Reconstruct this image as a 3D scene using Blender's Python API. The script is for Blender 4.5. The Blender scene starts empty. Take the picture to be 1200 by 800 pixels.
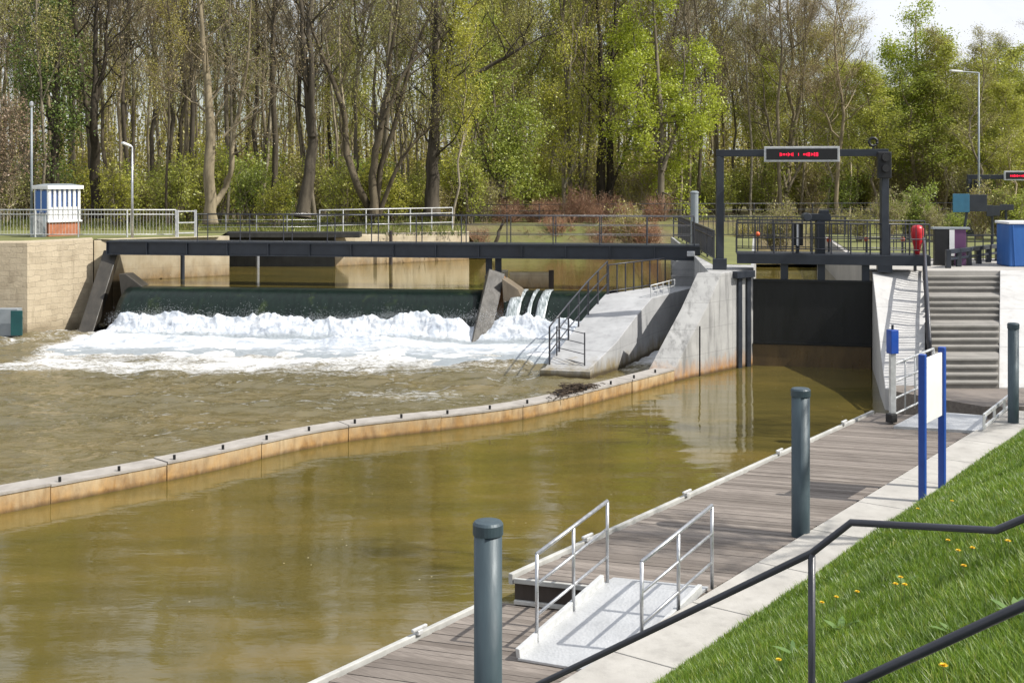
import bpy, math, random
import numpy as np
from mathutils import Vector, Matrix
from mathutils.geometry import tessellate_polygon

R = math.radians
random.seed(7)
NP = np.random.default_rng(11)
scene = bpy.context.scene
COL = scene.collection

# ------------------------------------------------------------------ frame of the survey
CAMZ, F, CX, HY = 6.24, 1400.0, 600.0, 205.0      # eye height, focal length, centre, horizon (photo pixels)
def P(px, py, z):
    D = F * (CAMZ - z) / (py - HY)
    return Vector(((px - CX) / F * D, D, z))
def PD(px, py, D):
    return Vector(((px - CX) / F * D, D, CAMZ - (py - HY) / F * D))
U = Vector((.595, .804, 0)).normalized()           # along the pontoon
N = Vector((U.y, -U.x, 0))                         # towards the bank
def TN(t, n, z=0.0):
    p = U * t + N * n
    return Vector((p.x, p.y, z))

# ------------------------------------------------------------------ mesh helpers
def tag(o, label=None, cat=None, group=None, kind=None):
    if label: o['label'] = label
    if cat: o['category'] = cat
    if group: o['group'] = group
    if kind: o['kind'] = kind
    return o
def empty(name, loc, label, cat, group=None):
    o = bpy.data.objects.new(name, None); COL.objects.link(o)
    o.location = loc; o.empty_display_size = .3
    return tag(o, label, cat, group)
def attach(o, parent):
    if parent is not None:
        o.parent = parent
        if parent.type == 'EMPTY':
            o.matrix_parent_inverse = Matrix.Translation(parent.location).inverted()

class MB:
    def __init__(s): s.v = []; s.f = []; s.uv = {}
    def add(s, vs, fs):
        k = len(s.v); s.v += [tuple(v) for v in vs]; s.f += [tuple(i + k for i in f) for f in fs]; return s
    def hexa(s, b, t):      # bottom 4, top 4 (counter-clockwise seen from above)
        return s.add(list(b) + list(t), [(3,2,1,0),(4,5,6,7),(0,1,5,4),(1,2,6,5),(2,3,7,6),(3,0,4,7)])
    def box(s, c, size, rz=0.0):
        hx, hy, hz = size[0]/2, size[1]/2, size[2]/2
        ca, sa = math.cos(rz), math.sin(rz); c = Vector(c)
        q = [(-hx,-hy),(hx,-hy),(hx,hy),(-hx,hy)]
        r = [(c.x + x*ca - y*sa, c.y + x*sa + y*ca) for x, y in q]
        return s.hexa([(x,y,c.z-hz) for x,y in r], [(x,y,c.z+hz) for x,y in r])
    def bar(s, p0, p1, w, h, up=(0,0,1)):   # rectangular bar, h along 'up'
        p0, p1 = Vector(p0), Vector(p1); d = (p1-p0).normalized(); up = Vector(up)
        if abs(d.dot(up)) > .98: up = Vector((0,1,0))
        a = d.cross(up).normalized(); b = a.cross(d).normalized()
        o = [(-w/2,-h/2),(w/2,-h/2),(w/2,h/2),(-w/2,h/2)]
        return s.add([p0 + a*x + b*y for x,y in o] + [p1 + a*x + b*y for x,y in o],
                     [(0,1,2,3),(7,6,5,4),(0,4,5,1),(1,5,6,2),(2,6,7,3),(3,7,4,0)])
    def tube(s, pts, r, n=8, cap=True):
        pts = [Vector(p) for p in pts]; k0 = len(s.v); m = len(pts)
        rs = r if isinstance(r, (list, tuple)) else [r]*m
        for i, p in enumerate(pts):
            d = (pts[min(i+1,m-1)] - pts[max(i-1,0)]).normalized()
            ref = Vector((0,0,1)) if abs(d.z) < .9 else Vector((1,0,0))
            a = d.cross(ref).normalized(); b = d.cross(a)
            for j in range(n):
                t = 2*math.pi*j/n
                s.v.append(tuple(p + (a*math.cos(t) + b*math.sin(t))*rs[i]))
        for i in range(m-1):
            for j in range(n):
                a0 = k0+i*n+j; a1 = k0+i*n+(j+1)%n
                s.f.append((a0, a0+n, a1+n, a1))
        if cap:
            s.f.append(tuple(k0+j for j in range(n))); s.f.append(tuple(k0+(m-1)*n+j for j in reversed(range(n))))
        return s
    def cyl(s, c, r, z0, z1, n=20):
        return s.tube([(c[0],c[1],z0),(c[0],c[1],z1)], r, n)
    def prism(s, poly, z0, z1):
        """vertical prism over a plan polygon (ccw); u = metres round the outline, v = height"""
        n = len(poly); k = len(s.v); acc = 0
        zt = z1 if isinstance(z1, (list, tuple)) else [z1]*n
        s.v += [(p[0],p[1],z0) for p in poly] + [(p[0],p[1],zt[i]) for i,p in enumerate(poly)]
        for i in range(n):
            j = (i+1) % n; L = math.hypot(poly[j][0]-poly[i][0], poly[j][1]-poly[i][1])
            s.uv[len(s.f)] = [(acc,z0),(acc+L,z0),(acc+L,zt[j]),(acc,zt[i])]; acc += L
            s.f.append((k+i,k+j,k+n+j,k+n+i))
        for tri in tessellate_polygon([[Vector((p[0],p[1],0)) for p in poly]]):
            t = list(tri)
            a, b, c = [Vector(poly[i][:2]).to_3d() for i in t]
            if (b-a).cross(c-a).z < 0: t.reverse()
            s.uv[len(s.f)] = [(poly[i][0],poly[i][1]) for i in t]
            s.f.append(tuple(k+n+i for i in t))
        return s
    def slab(s, poly3, thick):  # polygon in 3D extruded along vector
        n = len(poly3); k = len(s.v); th = Vector(thick)
        s.v += [tuple(p) for p in poly3] + [tuple(Vector(p)+th) for p in poly3]
        s.f.append(tuple(range(k,k+n))); s.f.append(tuple(k+n+i for i in reversed(range(n))))
        for i in range(n):
            j = (i+1) % n; s.f.append((k+i,k+n+i,k+n+j,k+j))
        return s
    def lathe(s, c, prof, n=24):
        k0 = len(s.v); m = len(prof)
        for r, z in prof:
            for j in range(n):
                t = 2*math.pi*j/n; s.v.append((c[0]+r*math.cos(t), c[1]+r*math.sin(t), c[2]+z))
        for i in range(m-1):
            for j in range(n):
                a = k0+i*n+j; b = k0+i*n+(j+1)%n; s.f.append((a,b,b+n,a+n))
        s.f.append(tuple(k0+j for j in reversed(range(n)))); s.f.append(tuple(k0+(m-1)*n+j for j in range(n)))
        return s
    def build(s, name, mat, parent=None, smooth=False, bevel=0, label=None, cat=None, group=None, kind=None, recalc=True):
        me = bpy.data.meshes.new(name); me.from_pydata(s.v, [], s.f)
        if s.uv:
            ul = me.uv_layers.new(name='UVMap')
            for fi, uvs in s.uv.items():
                p = me.polygons[fi]
                for li, uv in zip(p.loop_indices, uvs): ul.data[li].uv = uv
        if recalc:
            import bmesh
            bm = bmesh.new(); bm.from_mesh(me); bmesh.ops.recalc_face_normals(bm, faces=bm.faces); bm.to_mesh(me); bm.free()
        if smooth: me.polygons.foreach_set('use_smooth', [True]*len(me.polygons))
        me.materials.append(mat); me.update()
        o = bpy.data.objects.new(name, me); COL.objects.link(o); attach(o, parent)
        if bevel:
            b = o.modifiers.new('Bevel','BEVEL'); b.width = bevel; b.segments = 2; b.limit_method = 'ANGLE'; b.angle_limit = R(35)
        return tag(o, label, cat, group, kind)

def mesh_np(name, V, Fs, mat, smooth=False, parent=None):
    """Fs: list of int arrays (n,k)"""
    me = bpy.data.meshes.new(name); V = np.asarray(V, dtype=np.float32)
    me.vertices.add(len(V)); me.vertices.foreach_set('co', V.ravel())
    Fs = [np.asarray(f, dtype=np.int32) for f in Fs if len(f)]
    tot = sum(f.size for f in Fs); npoly = sum(len(f) for f in Fs)
    me.loops.add(tot); me.loops.foreach_set('vertex_index', np.concatenate([f.ravel() for f in Fs]))
    starts = []; a = 0
    for f in Fs:
        starts.append(a + np.arange(len(f))*f.shape[1]); a += f.size
    me.polygons.add(npoly); me.polygons.foreach_set('loop_start', np.concatenate(starts).astype(np.int32))
    if smooth: me.polygons.foreach_set('use_smooth', np.ones(npoly, dtype=bool))
    me.update(calc_edges=True); me.validate()
    me.materials.append(mat)
    o = bpy.data.objects.new(name, me); COL.objects.link(o); attach(o, parent)
    return o

def vnoise(x, y, seed=0):
    xi = np.floor(x).astype(np.int64); yi = np.floor(y).astype(np.int64); fx = x-xi; fy = y-yi
    fx = fx*fx*fx*(fx*(fx*6-15)+10); fy = fy*fy*fy*(fy*(fy*6-15)+10)
    def h(i, j):
        n = (i*374761393 + j*668265263 + seed*1274126177) & 0xffffffff
        n = ((n ^ (n >> 13)) * 1274126177) & 0xffffffff
        return ((n ^ (n >> 16)) & 0xffff) / 65535.0
    a = h(xi,yi)*(1-fx)+h(xi+1,yi)*fx; b = h(xi,yi+1)*(1-fx)+h(xi+1,yi+1)*fx
    return a*(1-fy)+b*fy
def fbm(x, y, o=4, seed=0, ridged=False):
    t = np.zeros_like(x); a = .5; f = 1.0
    for k in range(o):
        n = vnoise(x*f+17.3*k, y*f-9.1*k, seed+k)
        t += a*(1-np.abs(2*n-1) if ridged else n); a *= .5; f *= 2.03
    return t
def sstep(a, b, x):
    t = np.clip((x-a)/(b-a), 0, 1); return t*t*(3-2*t)

# ------------------------------------------------------------------ materials
def new_mat(name):
    m = bpy.data.materials.new(name); m.use_nodes = True; nt = m.node_tree; nt.nodes.clear()
    out = nt.nodes.new('ShaderNodeOutputMaterial')
    return m, nt, out
def nd(nt, t, **kw):
    n = nt.nodes.new(t)
    for k, v in kw.items():
        if hasattr(n, k): setattr(n, k, v)
    return n
def setin(n, **kw):
    for k, v in kw.items(): n.inputs[k.replace('_',' ')].default_value = v
def c4(c): return (c[0], c[1], c[2], 1)
def coords(nt, scale=(1,1,1), kind='Object'):
    tc = nd(nt,'ShaderNodeTexCoord'); mp = nd(nt,'ShaderNodeMapping'); mp.inputs['Scale'].default_value = scale
    nt.links.new(tc.outputs[kind], mp.inputs['Vector']); return mp.outputs['Vector']
def noise(nt, vec, scale, detail=4, rough=.55, dist=0):
    n = nd(nt,'ShaderNodeTexNoise'); setin(n, Scale=scale, Detail=detail, Roughness=rough, Distortion=dist)
    nt.links.new(vec, n.inputs['Vector']); return n.outputs['Fac']
def ramp(nt, fac, stops, interp='LINEAR'):
    r = nd(nt,'ShaderNodeValToRGB'); cr = r.color_ramp; cr.interpolation = interp
    while len(cr.elements) < len(stops): cr.elements.new(.5)
    for e, (p, c) in zip(cr.elements, stops): e.position = p; e.color = c4(c) if len(c) == 3 else c
    nt.links.new(fac, r.inputs['Fac']); return r.outputs['Color']
def mix(nt, fac, a, b, mode='MIX'):
    m = nd(nt,'ShaderNodeMix', data_type='RGBA', blend_type=mode)
    for sock, v in ((m.inputs[0],fac),(m.inputs[6],a),(m.inputs[7],b)):
        if hasattr(v,'is_linked'): nt.links.new(v, sock)
        elif isinstance(v,(int,float)): sock.default_value = v
        else: sock.default_value = c4(v)
    return m.outputs[2]
def math_n(nt, op, a, b=None, clamp=False):
    m = nd(nt,'ShaderNodeMath', operation=op); m.use_clamp = clamp
    for sock, v in ((m.inputs[0],a),(m.inputs[1],b)):
        if v is None: continue
        if hasattr(v,'is_linked'): nt.links.new(v, sock)
        else: sock.default_value = v
    return m.outputs[0]
def bump(nt, h, strength, dist):
    b = nd(nt,'ShaderNodeBump'); setin(b, Strength=strength, Distance=dist); nt.links.new(h, b.inputs['Height']); return b.outputs['Normal']
def principled(nt, out, color, rough=.5, metal=0, normal=None, spec=.5):
    p = nd(nt,'ShaderNodeBsdfPrincipled')
    if hasattr(color,'is_linked'): nt.links.new(color, p.inputs['Base Color'])
    else: p.inputs['Base Color'].default_value = c4(color)
    if hasattr(rough,'is_linked'): nt.links.new(rough, p.inputs['Roughness'])
    else: p.inputs['Roughness'].default_value = rough
    p.inputs['Metallic'].default_value = metal; p.inputs['Specular IOR Level'].default_value = spec
    if normal is not None: nt.links.new(normal, p.inputs['Normal'])
    nt.links.new(p.outputs[0], out.inputs['Surface']); return p
def pbr(name, c1, c2=None, scale=3, rough=.6, metal=0, bstr=0, bscale=40, stretch=(1,1,1), grime=0, spec=.5):
    m, nt, out = new_mat(name); v = coords(nt, stretch); c2 = c2 or tuple(x*.75 for x in c1)
    n1 = noise(nt, v, scale, 6, .6)
    col = ramp(nt, n1, [(.3,c2),(.7,c1)])
    if grime:
        g = noise(nt, coords(nt, (stretch[0]*.7, stretch[1]*.7, stretch[2]*.25)), scale*.6, 8, .7)
        col = mix(nt, ramp(nt, g, [(.52,(0,0,0)),(.75,(grime,)*3)]), col, tuple(x*.35 for x in c2))
    rg = ramp(nt, noise(nt, v, scale*2.3, 5), [(.3,(max(rough-.12,.03),)*3),(.7,(min(rough+.12,1),)*3)])
    nrm = bump(nt, noise(nt, v, bscale, 5, .6), bstr, .02) if bstr else None
    principled(nt, out, col, rg, metal, nrm, spec); return m

M = {}
M['steel_dark'] = pbr('dark_paint', (.028,.034,.045), (.018,.022,.03), 2, .42, 0, .05, 30, grime=.25)
M['steel_rail'] = pbr('rail_paint', (.046,.048,.06), (.028,.03,.037), 4, .38, 0, .04, 60)
M['pile'] = pbr('pile_paint', (.06,.09,.105), (.035,.055,.068), 3.5, .5, .1, .12, 22, (1,1,.25), grime=.75)
M['galv'] = pbr('galvanised', (.55,.56,.58), (.38,.39,.41), 9, .38, .75, .05, 50)
M['galv_pale'] = pbr('galvanised_pale', (.62,.63,.63), (.45,.46,.46), 9, .5, .25, .03, 50)
M['white'] = pbr('white_paint', (.8,.8,.8), (.7,.7,.69), 1.5, .45)
M['white_edge'] = pbr('white_edge', (.50,.50,.48), (.34,.34,.32), 3, .5, grime=.3)
M['blue'] = pbr('blue_paint', (.018,.075,.36), (.014,.055,.28), 2, .38)
M['blue_sheet'] = pbr('blue_sheet', (.03,.14,.42), (.02,.09,.3), 1.2, .5, 0, .3, 5, (1,1,.3))
M['red'] = pbr('red_plastic', (.55,.02,.03), (.42,.015,.022), 2, .35)
M['orange'] = pbr('orange_plastic', (.75,.13,.04), (.6,.1,.03), 2, .4)
M['black'] = pbr('black_rubber', (.012,.012,.013), (.008,.008,.009), 3, .5)
M['gate'] = pbr('gate_black', (.007,.008,.008), (.0035,.004,.004), 1.6, .45, 0, .15, 8, (1,1,.2), grime=.3)
M['sill'] = pbr('sill_brown', (.13,.085,.036), (.07,.046,.022), 2.5, .35, 0, .2, 9, (1,1,.3), grime=.5)
M['teal'] = pbr('teal_metal', (.012,.085,.085), (.01,.06,.065), 2, .4)
M['grey_metal'] = pbr('grey_metal', (.3,.33,.35), (.22,.25,.27), 2, .5, .2)
M['purple'] = pbr('purple_board', (.13,.05,.13), (.1,.04,.1), 2, .5)
M['wood_post'] = pbr('old_timber', (.06,.045,.035), (.03,.024,.02), 4, .8, 0, .4, 25, (1,1,.15))
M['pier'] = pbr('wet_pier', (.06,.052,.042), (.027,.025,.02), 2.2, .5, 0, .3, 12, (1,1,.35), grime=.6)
M['pier_sunlit'] = pbr('sunlit_pier', (.20,.16,.11), (.11,.088,.062), 2.2, .6, 0, .3, 12, (1,1,.35), grime=.5)  # paler pier copy: sunlight on the fin's right side put into the colour
M['paver'] = pbr('plaza_paving', (.42,.40,.37), (.33,.315,.29), .8, .85, 0, .15, 30, grime=.25)
M['riser'] = pbr('step_concrete', (.27,.255,.23), (.18,.17,.155), 1.6, .85, 0, .2, 25, grime=.35)
M['brick_base'] = pbr('brick_red', (.42,.16,.08), (.30,.11,.055), 6, .8, 0, .3, 30)
M['litter'] = pbr('driftwood', (.075,.052,.032), (.03,.021,.014), 12, .9, 0, .5, 30)

def concrete(name, c1, c2, stain=None, stain_z=(0,.8), streak=.35, scale=1.1):
    m, nt, out = new_mat(name); v = coords(nt)
    base = ramp(nt, noise(nt, v, scale, 8, .62), [(.28,c2),(.72,c1)])
    st = noise(nt, coords(nt,(1.6,1.6,.13)), 2.2, 6, .65)
    base = mix(nt, ramp(nt, st, [(.5,(0,0,0)),(.74,(streak,)*3)]), base, tuple(x*.32 for x in c2))
    pits = noise(nt, v, 38, 3, .6)
    base = mix(nt, ramp(nt, pits, [(.62,(0,0,0)),(.8,(.25,)*3)]), base, tuple(x*.5 for x in c2))
    if stain:
        sep = nd(nt,'ShaderNodeSeparateXYZ'); tc = nd(nt,'ShaderNodeTexCoord'); nt.links.new(tc.outputs['Object'], sep.inputs[0])
        zz = math_n(nt,'ADD', sep.outputs['Z'], math_n(nt,'MULTIPLY', math_n(nt,'SUBTRACT', noise(nt, coords(nt,(1.5,1.5,.5)), 1.6, 6, .7), .5), 1.1))
        mr = nd(nt,'ShaderNodeMapRange'); setin(mr, From_Min=stain_z[1], From_Max=stain_z[0]); nt.links.new(zz, mr.inputs['Value'])
        scol = ramp(nt, noise(nt, coords(nt,(1,1,.6)), 3.5, 6, .7), [(.3,stain[1]),(.68,stain[0])])
        base = mix(nt, mr.outputs['Result'], base, scol)
        mw = nd(nt,'ShaderNodeMapRange'); setin(mw, From_Min=stain_z[0]+.16, From_Max=stain_z[0]+.05); nt.links.new(math_n(nt,'ADD', sep.outputs['Z'], math_n(nt,'MULTIPLY', noise(nt, coords(nt,(2,2,.5)), 2.5, 5, .7), .09)), mw.inputs['Value'])
        base = mix(nt, math_n(nt,'MULTIPLY', mw.outputs['Result'], .85), base, (.045,.032,.016))
    sz = nd(nt,'ShaderNodeSeparateXYZ'); nt.links.new(nd(nt,'ShaderNodeTexCoord').outputs['Object'], sz.inputs[0])
    fr_ = math_n(nt,'FRACT', math_n(nt,'MULTIPLY', math_n(nt,'ADD', sz.outputs['Z'], 4.03), 1.28))
    base = mix(nt, math_n(nt,'MULTIPLY', math_n(nt,'LESS_THAN', fr_, .025), .3), base, tuple(x*.4 for x in c2))
    nrm = bump(nt, noise(nt, v, 26, 6, .65), .22, .02)
    principled(nt, out, base, ramp(nt, noise(nt, v, 3, 4), [(.3,(.72,)*3),(.7,(.92,)*3)]), 0, nrm, .35)
    return m
RUST = ((.50,.27,.085),(.20,.085,.028))
M['concrete_white'] = concrete('concrete_bright', (.50,.495,.485), (.40,.395,.385), None, streak=.3)
M['concrete_strip'] = concrete('concrete_strip', (.43,.415,.385), (.33,.315,.29), None, streak=.3, scale=1.7)
M['concrete_lock'] = concrete('concrete_lock', (.43,.43,.42), (.29,.29,.285), RUST, (.02,.55), streak=.85, scale=1.5)
M['concrete_slip'] = concrete('concrete_slip', (.41,.415,.42), (.30,.305,.31), ((.25,.2,.11),(.09,.075,.045)), (.05,.5), streak=.3)
M['concrete_wall'] = concrete('concrete_training', (.52,.42,.27), (.36,.25,.13), ((.46,.27,.095),(.13,.065,.025)), (-.02,.40), streak=.75, scale=1.4)
M['concrete_top'] = concrete('concrete_training_top', (.38,.355,.325), (.26,.24,.215), None, streak=.25, scale=2.4)
M['concrete_sand'] = concrete('concrete_sand', (.52,.46,.34), (.38,.31,.2), ((.33,.22,.1),(.13,.09,.05)), (1.7,2.5), streak=.35)
M['concrete_grey2'] = concrete('concrete_nosing', (.36,.345,.315), (.26,.25,.23), None, streak=.3)
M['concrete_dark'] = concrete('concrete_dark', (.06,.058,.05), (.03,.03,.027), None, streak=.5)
M['concrete_grey'] = concrete('concrete_grey', (.28,.285,.28), (.2,.2,.2), None, streak=.3)

def masonry():
    m, nt, out = new_mat('sandstone_masonry')
    tc = nd(nt,'ShaderNodeTexCoord'); v = tc.outputs['UV']
    # wobble the joints
    nz = nd(nt,'ShaderNodeTexNoise'); setin(nz, Scale=2.2, Detail=5); nt.links.new(v, nz.inputs['Vector'])
    vm = nd(nt,'ShaderNodeVectorMath', operation='SCALE'); vm.inputs['Scale'].default_value = .26; nt.links.new(nz.outputs['Color'], vm.inputs[0])
    va = nd(nt,'ShaderNodeVectorMath', operation='ADD'); nt.links.new(v, va.inputs[0]); nt.links.new(vm.outputs[0], va.inputs[1])
    b = nd(nt,'ShaderNodeTexBrick'); setin(b, Scale=1.0, Mortar_Size=.012, Mortar_Smooth=.35, Brick_Width=.52, Row_Height=.235, Bias=0.0)
    b.inputs['Color1'].default_value = c4((.44,.37,.26)); b.inputs['Color2'].default_value = c4((.31,.255,.175)); b.inputs['Mortar'].default_value = c4((.30,.255,.185))
    nt.links.new(va.outputs[0], b.inputs['Vector'])
    o = coords(nt)
    col = mix(nt, ramp(nt, noise(nt,o,1.4,8,.65),[(.3,(0,0,0)),(.62,(.85,)*3)]), b.outputs['Color'], (.46,.39,.28))
    col = mix(nt, ramp(nt, noise(nt,coords(nt,(1.5,1.5,.3)),1.3,7,.7),[(.55,(0,0,0)),(.75,(.5,)*3)]), col, (.14,.11,.07))
    sep = nd(nt,'ShaderNodeSeparateXYZ'); nt.links.new(nd(nt,'ShaderNodeTexCoord').outputs['Object'], sep.inputs[0])
    mr = nd(nt,'ShaderNodeMapRange'); setin(mr, From_Min=.7, From_Max=0.0)
    nt.links.new(math_n(nt,'ADD',sep.outputs['Z'],math_n(nt,'MULTIPLY',noise(nt,o,1.5,5),.5)), mr.inputs['Value'])
    col = mix(nt, math_n(nt,'MULTIPLY',mr.outputs['Result'],.75), col, (.085,.065,.03))
    h = math_n(nt,'ADD', math_n(nt,'MULTIPLY', b.outputs['Fac'], -1.0), noise(nt,o,14,6,.6))
    principled(nt, out, col, .9, 0, bump(nt,h,.6,.035), .3); return m
M['masonry'] = masonry()

def planks():
    m, nt, out = new_mat('weathered_planks'); g = nd(nt,'ShaderNodeNewGeometry')
    a = ramp(nt, g.outputs['Random Per Island'], [(0,(.15,.128,.11)),(.35,(.205,.178,.155)),(.7,(.235,.205,.18)),(1,(.28,.245,.215))])
    # grain runs along each board (the direction across the deck)
    tc = nd(nt,'ShaderNodeTexCoord'); mp = nd(nt,'ShaderNodeMapping'); mp.inputs['Rotation'].default_value = (0,0,-math.atan2(N.y,N.x)); mp.inputs['Scale'].default_value = (1,1,1)
    nt.links.new(tc.outputs['Object'], mp.inputs['Vector'])
    mp2 = nd(nt,'ShaderNodeMapping'); mp2.inputs['Scale'].default_value = (1.2,22,6); nt.links.new(mp.outputs[0], mp2.inputs['Vector'])
    gr = noise(nt, mp2.outputs[0], 2.2, 6, .65)
    col = mix(nt, ramp(nt,gr,[(.35,(0,0,0)),(.7,(.55,)*3)]), a, (.07,.058,.05))
    stn = noise(nt, coords(nt), .9, 6, .65)
    col = mix(nt, ramp(nt,stn,[(.48,(0,0,0)),(.7,(.5,)*3)]), col, (.085,.07,.06))
    principled(nt, out, col, .8, 0, bump(nt, gr, .3, .01), .3); return m
M['planks'] = planks()

def tread_plate():
    m, nt, out = new_mat('tread_plate'); v = coords(nt)
    vo = nd(nt,'ShaderNodeTexVoronoi'); setin(vo, Scale=22.0); nt.links.new(v, vo.inputs['Vector'])
    col = ramp(nt, noise(nt,v,2.5,7,.65), [(.3,(.40,.41,.42)),(.7,(.53,.54,.55))])
    col = mix(nt, ramp(nt, noise(nt,v,5,8,.7),[(.58,(0,0,0)),(.8,(.5,)*3)]), col, (.25,.23,.2))
    principled(nt, out, col, .45, .35, bump(nt, vo.outputs['Distance'], .5, .012), .5); return m
M['tread'] = tread_plate()

def water_mat(name, turbulent):
    m, nt, out = new_mat(name); v = coords(nt)
    big = noise(nt, coords(nt,(.13,.34,1)), 1.3, 6, .62, .6)
    colr = ramp(nt, big, [(.3,(.072,.060,.0145)),(.5,(.102,.080,.019)),(.72,(.15,.108,.027))])
    w1 = noise(nt, coords(nt,(.55,1.5,1)), 1.1, 3, .5, .4)
    w2 = noise(nt, coords(nt,(.8,2.2,1)), 4.5, 3, .55, .3)
    h = math_n(nt,'ADD', math_n(nt,'MULTIPLY',w1,.9), math_n(nt,'MULTIPLY',w2,.22))
    rough = .045
    if turbulent:
        at = nd(nt,'ShaderNodeAttribute'); at.attribute_name = 'turb'
        af = nd(nt,'ShaderNodeAttribute'); af.attribute_name = 'foam'
        f1 = noise(nt, coords(nt,(.55,1.7,1)), 1.1, 8, .68, .8)
        f2 = noise(nt, coords(nt,(1.2,2.6,1)), 5.5, 6, .68, .5)
        fn = math_n(nt,'ADD', math_n(nt,'MULTIPLY',f1,.5), math_n(nt,'MULTIPLY',f2,.5))
        thr = math_n(nt,'SUBTRACT', 1.0, af.outputs['Fac'])
        fm = math_n(nt,'MULTIPLY', math_n(nt,'SUBTRACT', fn, thr), 4.2, True)
        colr = mix(nt, math_n(nt,'MULTIPLY',at.outputs['Fac'],.55), colr, (.15,.13,.085))
        colr = mix(nt, fm, colr, (.74,.755,.77))
        # tiny drifting specks of froth on the calm pool
        sp = nd(nt,'ShaderNodeTexVoronoi'); setin(sp, Scale=3.4, Randomness=1.0); nt.links.new(v, sp.inputs['Vector'])
        spk = ramp(nt, sp.outputs['Distance'], [(.035,(1,1,1)),(.06,(0,0,0))])
        colr = mix(nt, math_n(nt,'MULTIPLY', math_n(nt,'MULTIPLY', spk, ramp(nt, noise(nt,v,.5,3),[(.5,(0,0,0)),(.62,(1,1,1))])), .75), colr, (.55,.5,.36))
        ch = noise(nt, coords(nt,(.6,1.1,1)), 1.7, 5, .6, .6)
        h = math_n(nt,'ADD', h, math_n(nt,'MULTIPLY', math_n(nt,'MULTIPLY', ch, at.outputs['Fac']), 26.0))
        ch2 = noise(nt, coords(nt,(.8,1.7,1)), 4.2, 4, .6, .4)
        h = math_n(nt,'ADD', h, math_n(nt,'MULTIPLY', math_n(nt,'MULTIPLY', ch2, at.outputs['Fac']), 9.0))
        rough = math_n(nt,'ADD', math_n(nt,'MULTIPLY', fm, .6), .03)
    p = principled(nt, out, colr, rough, 0, bump(nt, h, .16, .05), .6)
    p.inputs['IOR'].default_value = 1.45
    return m
M['water'] = water_mat('muddy_water', True)
M['water_up'] = water_mat('muddy_water_upper', False)

def foam_mat():
    m, nt, out = new_mat('white_foam'); v = coords(nt)
    af = nd(nt,'ShaderNodeAttribute'); af.attribute_name = 'dense'
    n = noise(nt, coords(nt,(.8,1.6,1.6)), 2.6, 8, .7, .6)
    fac = math_n(nt,'MULTIPLY', math_n(nt,'ADD', math_n(nt,'SUBTRACT', n, .97), af.outputs['Fac']), 3.2, True)
    den = ramp(nt, noise(nt, coords(nt,(.7,1.1,1.6)), 1.6, 8, .68, .4), [(.3,(.30,.34,.40)),(.5,(.54,.575,.62)),(.64,(.78,.79,.80))])
    col = mix(nt, fac, (.27,.30,.32), den)  # blue-grey of aerated water, also carries the trough's shade and sky tint
    p = principled(nt, out, col, .5, 0, bump(nt, noise(nt, v, 7, 8, .75), .7, .08), .3)
    p.inputs['Subsurface Weight'].default_value = .35; p.inputs['Subsurface Radius'].default_value = (.25,.28,.3); p.inputs['Subsurface Scale'].default_value = .35
    return m
M['foam'] = foam_mat()
def spill_mat():
    m, nt, out = new_mat('falling_water'); n = noise(nt, coords(nt,(9,2,.7)), 2.0, 6, .7)
    col = ramp(nt, n, [(.38,(.10,.13,.13)),(.66,(.62,.66,.68))])
    principled(nt, out, col, .3, 0, bump(nt,n,.5,.03)); return m
M['spill'] = spill_mat()

def dam_mat():
    m, nt, out = new_mat('wet_rubber'); v = coords(nt)
    n = noise(nt, coords(nt,(3.5,1,.35)), 2.0, 7, .65)
    col = ramp(nt, n, [(.3,(.004,.008,.007)),(.7,(.010,.020,.015))])
    g = noise(nt, coords(nt,(1,1,.6)), 1.2, 5, .6)
    col = mix(nt, ramp(nt,g,[(.58,(0,0,0)),(.75,(.7,)*3)]), col, (.04,.06,.014))
    principled(nt, out, col, .3, 0, bump(nt, n, .45, .04), .25); return m
M['dam'] = dam_mat()

def bark_mat(name, dark, light, red=0):
    m, nt, out = new_mat(name); oi = nd(nt,'ShaderNodeObjectInfo')
    n = noise(nt, coords(nt,(1,1,.18)), 3.2, 6, .68)
    a = ramp(nt, n, [(.3,dark),(.72,light)])
    tint = ramp(nt, oi.outputs['Random'], [(0,(.55,.52,.48)),(.5,(1,1,1)),(1,(1.35,1.28,1.12))])
    col = mix(nt, 1.0, a, tint, 'MULTIPLY')
    principled(nt, out, col, .9, 0, bump(nt, n, .5, .05), .2); return m
M['bark_grey'] = bark_mat('bark_grey', (.07,.06,.043), (.27,.235,.17))
M['bark_tan'] = bark_mat('bark_tan', (.14,.12,.085), (.43,.38,.28))
M['bark_dark'] = bark_mat('bark_dark', (.028,.024,.018), (.11,.094,.07))
M['bark_red'] = bark_mat('bark_red', (.19,.10,.07), (.36,.22,.14))

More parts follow.
